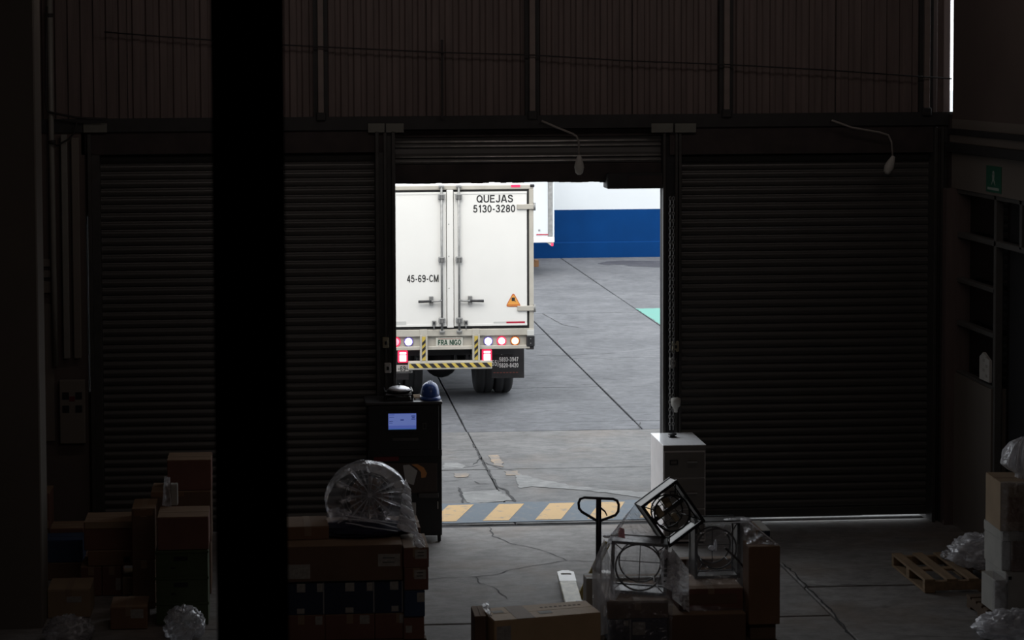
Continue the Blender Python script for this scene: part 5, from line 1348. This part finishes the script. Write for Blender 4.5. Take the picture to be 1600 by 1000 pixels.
def fan_unit(label, C, w, h, d, rot, core=False):
    e = thing('fan_unit', C, label, 'fan')
    T = Matrix.Translation(C) @ rot
    def b(): m = MB(); m.M = T; return m
    rect_ring(b(), w, h, 0.006, -d / 2, d / 2)
    m = b(); rect_ring(m, w, h, 0.006, -d / 2 + 0.01, d / 2 - 0.01); m.build('fan_housing', M['fan_steel'], e)
    m = b(); rect_ring(m, w + 0.012, h + 0.012, 0.024, -d / 2 - 0.006, -d / 2 + 0.016); m.build('front_frame', M['fan_black'], e)
    m = b(); rect_ring(m, w + 0.012, h + 0.012, 0.020, d / 2 - 0.014, d / 2 + 0.006); m.build('back_frame', M['fan_black'], e)
    r = min(w, h) * (0.41 if core else 0.455)
    for yy, rr, t in ((-d / 2 + 0.03, r, 0.0085), (d / 2 - 0.03, r * 0.9, 0.007)):
        b().tube([(rr * math.cos(a), yy, rr * math.sin(a)) for a in [2 * math.pi * i / 32 for i in range(32)]], t, 6, closed=True).build('guard_ring', M['fan_black'], e)
    for k in ((-0.33, 0.0, 0.33) if core else (0.0,)):
        L_ = math.sqrt(1 - k * k) * r
        b().tube([(k * r * 1.4, d / 2 - 0.03, -L_ * 0.9), (k * r * 1.4, d / 2 - 0.03, L_ * 0.9)], 0.0038, 5).build('guard_wire', M['fan_black'], e)
        b().tube([(-L_ * 0.9, d / 2 - 0.034, k * r * 1.4), (L_ * 0.9, d / 2 - 0.034, k * r * 1.4)], 0.0038, 5).build('guard_wire', M['fan_black'], e)
    for a in (45, 135, 225, 315):
        ca, sa = math.cos(R(a)), math.sin(R(a))
        b().tube([(ca * r, -d / 2 + 0.03, sa * r), (ca * w * 0.66, -d / 2 + 0.014, sa * h * 0.66)], 0.005, 5).build('guard_stay', M['fan_black'], e)
        b().tube([(ca * r * 0.98, -d / 2 + 0.03, sa * r * 0.98), (ca * r * 0.88, d / 2 - 0.03, sa * r * 0.88)], 0.005, 5).build('guard_stay', M['fan_black'], e)
    if core:
        for cx_, cz_, s_ in ((-0.07, 0.05, 0.055), (0.035, 0.075, 0.05), (0.02, -0.075, 0.04)):
            b().box(cx_ - s_ * 0.6, cx_ + s_ * 0.6, d / 2 - 0.10, d / 2 - 0.05, cz_ - s_, cz_ + s_, 0.012).build('packing_block', M['fan_core'], e)
        b().box(-w * 0.45, w * 0.45, d / 2 - 0.045, d / 2 - 0.04, -0.02, 0.02).build('motor_bracket', M['fan_steel'], e)
    return e
rotY = lambda a: Matrix.Rotation(R(a), 4, 'Y'); rotZ = lambda a: Matrix.Rotation(R(a), 4, 'Z'); rotX = lambda a: Matrix.Rotation(R(a), 4, 'X')
# front unit standing on the shallow carton
Yf2 = YP + 0.16
zf2t = zpx(995, 847, Yf2); 
fan_unit('fan unit standing on the shallow carton at the front of the pile', Vector((X(999, Yf2 + 0.13), Yf2 + 0.13, (zf2t + Z_b) / 2 + 0.0)), 0.46, zf2t - Z_b - 0.02, 0.26, rotZ(-13) @ rotY(2))
# rear unit standing on the film covered carton
Yf3 = YP + 0.42
zf3t = zpx(1120, 815, Yf3)
fan_unit('upright fan unit on the film covered carton at the rear of the pile', Vector((X(1116, Yf3 + 0.12), Yf3 + 0.12, (zf3t + Z_m) / 2)), 0.385, zf3t - Z_m - 0.012, 0.20, rotZ(2))
# tilted unit resting on the two others
Yt = YP + 0.50
fan_unit('tilted fan unit resting across the two other units on top of the pile', Vector((X(1046, Yt, 800), Yt, zpx(1046, 800, Yt) + 0.0)), 0.375, 0.42, 0.24, rotZ(3) @ rotX(-7) @ rotY(-34), core=True)

# stretch film over the pile
def L3(px, py, Y): return PV(px, py, Y)
def wrap(label, sheets, m='film'):
    mb = MB()
    for k, s in enumerate(sheets):
        film_sheet(mb, *s[:4], nu=s[4], nv=s[5], amp=s[6], seed=3.1 * k + len(label), sc=s[7], stretch=s[8] if len(s) > 8 else None, pleat=s[9] if len(s) > 9 else None)
    o = mb.build('stretch_film', M[m]); o['kind'] = 'stuff'
    o['label'] = label; o['category'] = 'film'
    return o
Yq = YP - 0.04
wrap('clear film stretched over the front fan unit of the pile', [
    (L3(955, 932, Yq), L3(1052, 936, Yq), L3(1046, 852, YP + 0.02), L3(952, 836, YP + 0.06), 36, 36, 0.03, 5, (2, 1, 0.5)),
    (L3(949, 1000, Yq), L3(1050, 1000, Yq), L3(1052, 937, Yq), L3(950, 933, Yq), 26, 20, 0.02, 6)])
wrap('clear film hanging from the tilted fan unit to the pile edge', [
    (L3(952, 838, YP + 0.10), L3(1036, 850, YP + 0.14), L3(1038, 848, YP + 0.3), L3(994, 786, YP + 0.36), 26, 26, 0.02, 6),
    (L3(932, 884, YP + 0.45), L3(952, 838, YP + 0.10), L3(994, 786, YP + 0.36), L3(970, 822, YP + 0.55), 20, 26, 0.025, 6)])
wrap('cloudy film corner folded at the doorway side of the pile', [
    (L3(948, 960, YP + 0.0), L3(970, 925, YP + 0.02), L3(944, 842, YP + 0.12), L3(925, 884, YP + 0.3), 24, 30, 0.03, 7, (2, 1, 0.5)),
    (L3(926, 996, YP + 0.35), L3(950, 990, YP + 0.0), L3(948, 940, YP + 0.0), L3(925, 884, YP + 0.3), 16, 26, 0.015, 7, (2, 1, 0.5))], 'film_fog')
wrap('film strip crumpled between the front and rear fan units', [
    (L3(1050, 935, YP + 0.04), L3(1077, 957, YP + 0.06), L3(1076, 890, YP + 0.10), L3(1050, 856, YP + 0.06), 50, 90, 0.012, 8, (3, 1, 0.5), (-2, 0.022, 8)), (L3(1034, 915, YP + 0.10), L3(1060, 930, YP + 0.08), L3(1058, 866, YP + 0.14), L3(1030, 858, YP + 0.14), 50, 90, 0.012, 8, (3, 1, 0.5), (-2, 0.022, 7))], 'film_white')
wrap('thin film over the rear fan unit and brown carton', [
    (L3(1066, 968, YP + 0.06), L3(1172, 972, YP + 0.06), L3(1168, 892, YP + 0.30), L3(1070, 890, YP + 0.30), 30, 22, 0.02, 5),
    (L3(1070, 890, YP + 0.30), L3(1168, 895, YP + 0.30), L3(1160, 816, YP + 0.40), L3(1086, 815, YP + 0.40), 30, 26, 0.012, 5)], 'film_thin')
wrap('shiny film lying flat on top of the rear fan unit', [
    (L3(1098, 818, YP + 0.39), L3(1171, 816, YP + 0.38), L3(1163, 807, YP + 0.66), L3(1108, 808, YP + 0.66), 40, 24, 0.006, 8)], 'film_shine')
wrap('bright film sloping from the rear fan unit over the tall carton', [
    (L3(1168, 856, YP + 0.02), L3(1219, 855, YP + 0.0), L3(1171, 817, YP + 0.36), L3(1160, 817, YP + 0.36), 26, 26, 0.02, 6),
    (L3(1219, 855, YP + 0.0), L3(1212, 845, YP + 0.22), L3(1163, 808, YP + 0.66), L3(1171, 817, YP + 0.36), 14, 26, 0.018, 7)], 'film')
ed = MB()
for q_ in (((1171, 816, 0.37), (1184, 827, 0.27), (1200, 840, 0.13), (1219, 855, 0.0)), ((1100, 818, 0.385), (1130, 817.5, 0.385), (1171, 816, 0.37))):
    ed.tube([L3(x_, y_, YP + z_) + Vector((0, 0, 0.004 * math.sin(7 * k_))) for k_, (x_, y_, z_) in enumerate(q_)], 0.006, 6)
ro = ed.build('film_edge', M['film_white'], bpy.data.objects['stretch_film.006'])
def glint_nubs(pts, parent):  # crumpled nubs added where the film has to sparkle
    mb = MB()
    for k, (x_, y_, Y_, rx_, ry_, rz_) in enumerate(pts):
        q = PV(x_, y_, Y_); crumpled(mb, q, (rx_, ry_, rz_), seed=60 + k, amp=0.45, sc=1.6, nu=16, nv=10)
    return mb.build('film_glint', M['film_white'], parent, kind='stuff')
FS = {o.get('label', ''): o for o in bpy.data.objects}
glint_nubs([(927, 886, YP + 0.28, 0.016, 0.02, 0.016), (948, 838, YP + 0.10, 0.03, 0.03, 0.012), (960, 836, YP + 0.12, 0.035, 0.03, 0.010), (945, 955, YP - 0.01, 0.010, 0.01, 0.05), (949, 937, YP - 0.02, 0.016, 0.02, 0.014)], FS['cloudy film corner folded at the doorway side of the pile'])
glint_nubs([(1064, 932, YP + 0.02, 0.012, 0.02, 0.035), (1069, 945, YP + 0.02, 0.014, 0.02, 0.04), (1050, 872, YP + 0.06, 0.03, 0.02, 0.05), (1055, 890, YP + 0.06, 0.014, 0.02, 0.05), (1060, 902, YP + 0.05, 0.010, 0.02, 0.03), (1040, 866, YP + 0.08, 0.02, 0.02, 0.04)], FS['film strip crumpled between the front and rear fan units'])
glint_nubs([(1112, 856, YP + 0.52, 0.03, 0.02, 0.02), (1118, 852, YP + 0.52, 0.012, 0.02, 0.05), (1213, 851, YP + 0.02, 0.02, 0.02, 0.012), (1200, 846, YP + 0.06, 0.016, 0.02, 0.008), (1166, 812, YP + 0.5, 0.05, 0.06, 0.010), (1144, 812, YP + 0.5, 0.07, 0.05, 0.007)], FS['bright film sloping from the rear fan unit over the tall carton'])
db = MB(); db.tube([PV(1133, 856, YP + 0.36), PV(1150, 872, YP + 0.34), PV(1168, 893, YP + 0.30)], 0.011, 6)
db.build('diagonal_strut', M['fan_black'], FS['upright fan unit on the film covered carton at the rear of the pile'])
pk_ = MB(); film_sheet(pk_, L3(964, 838, YP + 0.22), L3(977, 842, YP + 0.2), L3(975, 826, YP + 0.33), L3(968, 824, YP + 0.33), 10, 10, 0.02, 4, 12)
tag(pk_.build('pink_ribbon', M['pink']), 'scrap of pink ribbon caught in the film beside the front fan unit', 'ribbon')

# ================================================================== CARTON IN THE FOREGROUND
YB1 = 15.25
xa = P(768, 972, YB1)[0]; xb = P(938, 955, YB1 + 0.22)[0]
zf = zpx(850, 962, YB1 + 0.11)
M['card_lid'] = mat('pale_cardboard_lid', (0.55, 0.385, 0.225), 0.7, var=0.10, scale=4)
bx = carton('long brown taped carton with two paper labels on its lid, before the pallet jack', xa - 0.02, xb - 0.03, YB1 + 0.08, YB1 + 0.44, 0.13, zf, 'card_lid', rz=R(11), tape=False)
cyb = YB1 + 0.08
for (u0, u1, v0, v1, m_) in ((0.06, 0.16, 0.56, 0.74, 'paper'), (0.46, 0.58, 0.24, 0.44, 'paper')):
    w_ = xb - xa - 0.01
    MB().box(xa - 0.02 + u0 * w_, xa - 0.02 + u1 * w_, cyb + v0 * 0.36, cyb + v1 * 0.36, zf - 0.001, zf + 0.002).build('lid_label', M[m_], bx)
MB().box(xa + 0.19 * w_, xa + 0.36 * w_, cyb - 0.0015, cyb + 0.361, zf - 0.001, zf + 0.0015).build('wide_tape', M['tape'], bx)
for k in range(9):
    MB().box(xa + (0.50 + 0.045 * k) * w_, xa + (0.525 + 0.045 * k) * w_, cyb + 0.25, cyb + 0.272, zf - 0.001, zf + 0.0012).build('printed_mark', M['card_dark'], bx)
MB().box(xa + 0.0, xa + 0.12, cyb - 0.003, cyb + 0.001, 0.15, zf - 0.05).build('side_label', M['paper_dim'], bx)
pallet('dark wooden pallet under the long brown foreground carton', xa - 0.12, xb + 0.02, YB1 + 0.0, YB1 + 0.62, m='wood_dark', deck='x', n=5)
bc = carton('small dark carton behind the end of the long brown carton', xa - 0.125, xa - 0.03, YB1 + 0.12, YB1 + 0.42, 0.13, zf + 0.005, 'card_dark', tape=False)
wrap('torn film bunched on the corner of the long brown carton', [
    (L3(752, 945, YB1 + 0.30), L3(770, 974, YB1 + 0.04), L3(766, 950, YB1 + 0.25), L3(762, 940, YB1 + 0.46), 18, 18, 0.03, 9)], 'film_fog')

# ================================================================== RIGHT: pallet, film bundle, wrapped stack
gx, gy = G(1445, 927); 
pallet('empty wooden pallet lying on the floor before the wrapped stack', gx, gx + 1.15, gy, gy + 0.98, m='wood', n=6, deck='y', rz=R(0))
mb = MB(); p = PV(1536, 884, gy + 0.45); crumpled(mb, (p.x, gy + 0.45, 0.26), (0.30, 0.24, 0.16), seed=12, amp=0.5, sc=2.8, floor_z=0.131)
tag(mb.build('film_bundle', M['film_fog']), 'crumpled bundle of plastic film lying on the empty pallet', 'plastic film')
mb = MB(); crumpled(mb, (P(1494, 880, gy + 0.6)[0], gy + 0.70, 0.17), (0.10, 0.10, 0.05), seed=15, amp=0.5, floor_z=0.131)
tag(mb.build('film_scrap', M['film']), 'small scrap of clear film beside the film bundle on the pallet', 'plastic film')
YR = 16.42
pallet('dark pallet under the wrapped stack by the side wall', P(1548, 960, YR)[0], P(1548, 960, YR)[0] + 0.75, YR - 0.05, YR + 0.6, m='wood_dark', deck='x', n=5, h=0.115)
zl = lambda q: zpx(1580, q, YR)
xr1 = P(1572, 900, YR)[0]
carton('white wrapped carton at the foot of the stack by the side wall', xr1, xr1 + 0.5, YR, YR + 0.5, 0.115, zl(893), 'pale_card', tape=False, labels=((0.04, 0.10, 0.80, 0.88, 'ink'),))
carton('narrow white wrapped carton at the outer corner of the wall stack', P(1553, 900, YR)[0], xr1 - 0.004, YR - 0.03, YR + 0.3, 0.115, zl(905), 'pale_card', tape=False)
xr2 = P(1581, 870, YR)[0]
carton('dark brown carton wedged in the middle of the wall stack', xr2, xr2 + 0.42, YR - 0.01, YR + 0.45, zl(893), zl(846), 'card_dark')
carton('narrow pale carton beside the dark brown one in the wall stack', P(1567, 870, YR)[0], xr2 - 0.004, YR + 0.02, YR + 0.45, zl(893), zl(846), 'pale_card', tape=False)
carton('flat white carton under the tan carton of the wall stack', P(1567, 840, YR)[0], P(1567, 840, YR)[0] + 0.5, YR + 0.0, YR + 0.46, zl(846), zl(830), 'pale_card', tape=False)
carton('tan taped carton high in the wall stack under clouded film', P(1565.5, 800, YR)[0], P(1565.5, 800, YR)[0] + 0.48, YR - 0.02, YR + 0.42, zl(830), zl(754), 'card_tan', rz=R(-4), labels=((0.12, 0.4, 0.2, 0.7, 'card'),))
p = PV(1597, 722, YR + 0.2); z0 = zl(754) + 0.002
def bunch(u, v):
    a = 2 * math.pi * u
    prof = [(0.0, 0.075), (0.10, 0.070), (0.20, 0.135), (0.34, 0.185), (0.62, 0.165), (0.85, 0.12), (1.0, 0.03)]
    for (t0, r0), (t1, r1) in zip(prof, prof[1:]):
        if t0 <= v <= t1: r = r0 + (r1 - r0) * (v - t0) / (t1 - t0); break
    r *= 1 + 0.16 * math.sin(13 * a + 2 * math.sin(3 * a)) * (0.4 + 0.6 * math.sin(math.pi * v)) + 0.10 * nz((math.cos(a), math.sin(a), v * 2), 2, 3)
    return Vector((p.x + 0.02 + r * math.cos(a) - 0.05 * (v - 0.4) * 0, YR + 0.2 + r * math.sin(a), z0 + 0.36 * v))
mb = MB(); mb.grid(bunch, 96, 24)
tag(mb.build('film_bundle', M['film_fog']), 'tall bunch of pleated film on top of the wall stack', 'plastic film')
wrap('clear film wound round the outer corner of the wall stack', [
    (L3(1550, 978, YR - 0.06), L3(1574, 985, YR - 0.07), L3(1575, 898, YR - 0.05), L3(1552, 890, YR - 0.03), 18, 30, 0.03, 7, (1, 1, 2)),
    (L3(1564, 890, YR - 0.02), L3(1610, 893, YR - 0.04), L3(1610, 752, YR - 0.06), L3(1563, 752, YR - 0.05), 20, 40, 0.02, 6, (1, 1, 2))])
mb = MB(); crumpled(mb, (P(1580, 985, 16.1)[0], 16.08, 0.09), (0.30, 0.20, 0.13), seed=31, amp=0.5, sc=2.6, floor_z=0.003)
tag(mb.build('plastic_bag', M['film_fog']), 'crumpled plastic bag on the floor at the foot of the wall stack', 'bag')

# ================================================================== LEFT: dark stacks of cartons
mb = MB(); crumpled(mb, (P(106, 985, 16.5)[0], 16.6, 0.09), (0.20, 0.2, 0.115), seed=41, amp=0.45, sc=2.8, floor_z=0.003)
tag(mb.build('plastic_bag', M['film_dull']), 'low crumpled plastic bag on the floor beside the pilaster', 'bag')
cpx('low tan carton behind the plastic bag beside the pilaster', 74, 141, 0.0, 0.26, 17.3, 0.4, py=940, m='card_tan', labels=((0.45, 0.8, 0.55, 0.75),))
cpx('small carton with pale label in front of the left stacks', 172, 230, 0.0, 0.20, 16.9, 0.35, py=960, m='card', labels=((0.55, 0.9, 0.5, 0.9),))
cpx('squat reddish carton at the base of the left middle stack', 126, 159, 0.0, 0.28, 18.0, 0.4, py=905, m='card_red')
cpx('squat reddish carton beside the first at the base of the left middle stack', 159.5, 190, 0.0, 0.28, 18.0, 0.4, py=905, m='card_red', labels=((0.7, 0.95, 0.2, 0.6),))
cpx('low pale ended carton next to the squat reddish pair', 191, 228, 0.0, 0.17, 18.0, 0.35, py=905, m='card_tan')
cpx('flat brown carton laid over the squat reddish pair', 137, 212, 0.285, 0.43, 18.0, 0.4, py=875, m='card', labels=((0.75, 0.88, 0.2, 0.6, 'ink'),))
cpx('dark open topped carton crowning the left middle stack', 131, 213, 0.432, 0.70, 18.02, 0.4, py=830, m='card_red', tape=False, labels=((0.02, 0.98, 0.78, 0.98, 'card_tan'),))
cpx('dark carton under the blue crate by the pilaster', 66, 131, 0.0, 0.17, 18.6, 0.4, py=880, m='card_dark')
cpx('blue carton on the dark one by the pilaster', 68, 130, 0.172, 0.39, 18.6, 0.3, py=860, m='blue_card', tape=False)
cpx('reddish flat carton behind the blue carton', 78, 131, 0.0, 0.43, 18.92, 0.3, py=850, m='card_red')
cpx('dark carton at the bottom behind the pilaster', 40, 78, 0.0, 0.30, 19.3, 0.35, py=840, m='card_dark')
cpx('upright reddish carton peeping out behind the pilaster', 40, 78, 0.302, 0.70, 19.3, 0.35, py=800, m='card_red', labels=((0.6, 0.95, 0.1, 0.3, 'card_tan'),))
cpx('lower brown carton of the stack behind the green crates', 207, 243, 0.0, 0.45, 17.55, 0.4, py=900, m='card_dark')
cpx('upper brown carton of the stack behind the green crates', 206, 243, 0.452, 0.93, 17.55, 0.4, py=830, m='card_dark', labels=((0.1, 0.9, 0.86, 0.97, 'card'),))
def crate(label, pa, pb, z0, z1, Yf, d):
    x0 = P(pa, 920, Yf)[0]; x1 = P(pb, 920, Yf)[0]
    e = thing('plastic_crate', ((x0 + x1) / 2, Yf + d / 2, z0), label, 'crate', 'green crates in one stack')
    m = MB(); m.M = Matrix.Translation(((x0 + x1) / 2, Yf + d / 2, (z0 + z1) / 2)) @ Matrix.Rotation(R(90), 4, 'X')
    rect_ring(m, x1 - x0, d, 0.014, -(z1 - z0) / 2, (z1 - z0) / 2 - 0.0); m.build('crate_wall', M['green_crate'], e)
    MB().box(x0 + 0.01, x1 - 0.01, Yf + 0.01, Yf + d - 0.01, z0 + 0.003, z0 + 0.018).build('crate_floor', M['green_crate'], e)
    MB().box(x0 - 0.008, x1 + 0.008, Yf - 0.010, Yf + 0.006, z1 - 0.03, z1 - 0.004, 0.004).build('crate_rim', M['green_crate'], e)
    xm = (x0 + x1) / 2; MB().box(xm - 0.075, xm + 0.055, Yf - 0.004, Yf + 0.006, z1 - 0.10, z1 - 0.055, 0.01).build('hand_hole', M['black'], e)
    MB().box(xm - 0.10, xm - 0.06, Yf - 0.003, Yf + 0.004, z1 - 0.17, z1 - 0.15, 0.004).build('hand_hole', M['black'], e)
    return e
crate('lowest of three stacked green plastic crates behind the steel column', 244, 325, 0.0, 0.21, 17.0, 0.42)
crate('middle of three stacked green plastic crates behind the steel column', 244, 325, 0.21, 0.44, 17.0, 0.42)
crate('topmost of three stacked green plastic crates, under a red brown carton', 244, 325, 0.44, 0.675, 17.0, 0.42)
cpx('large red brown carton standing on the green crates', 246, 326, 0.676, 0.975, 17.0, 0.42, py=840, m='card_red')
cpx('brown carton behind the crates, lower in its stack', 246, 330, 0.0, 0.50, 17.98, 0.4, py=900, m='card_dark')
cpx('brown carton behind the crates, upper in its stack', 236, 330, 0.502, 0.985, 17.98, 0.4, py=800, m='card_dark', labels=((0.0, 0.55, 0.90, 0.99, 'card'),))
cpx('dark red carton topping the stack behind the green crates', 261, 330, 0.987, 1.28, 18.0, 0.36, py=740, m='card_red')
x, z = P(268, 768, 17.9)
carton('small silver printed packet leaning before the dark red carton', P(267, 770, 17.5)[0], P(278, 770, 17.5)[0], 17.45, 17.53, 0.976, 1.17, 'pale_card', tape=False, name='packet', cat='packet')
mb = MB(); film_sheet(mb, PV(253, 790, 17.44), PV(268, 792, 17.43), PV(266, 746, 17.50), PV(257, 744, 17.52), 18, 26, 0.05, 4, 9)
o = mb.build('foil_wrapper', M['film_fog']); tag(o, 'crinkled shiny film hanging beside the small silver packet', 'plastic film')
mb = MB(); crumpled(mb, (P(287, 970, 16.6)[0], 16.62, 0.11), (0.16, 0.15, 0.15), seed=51, amp=0.55, sc=2.2, floor_z=0.003)
tag(mb.build('plastic_bag', M['film_dull']), 'upright plastic bag of rubbish in front of the green crates', 'bag')
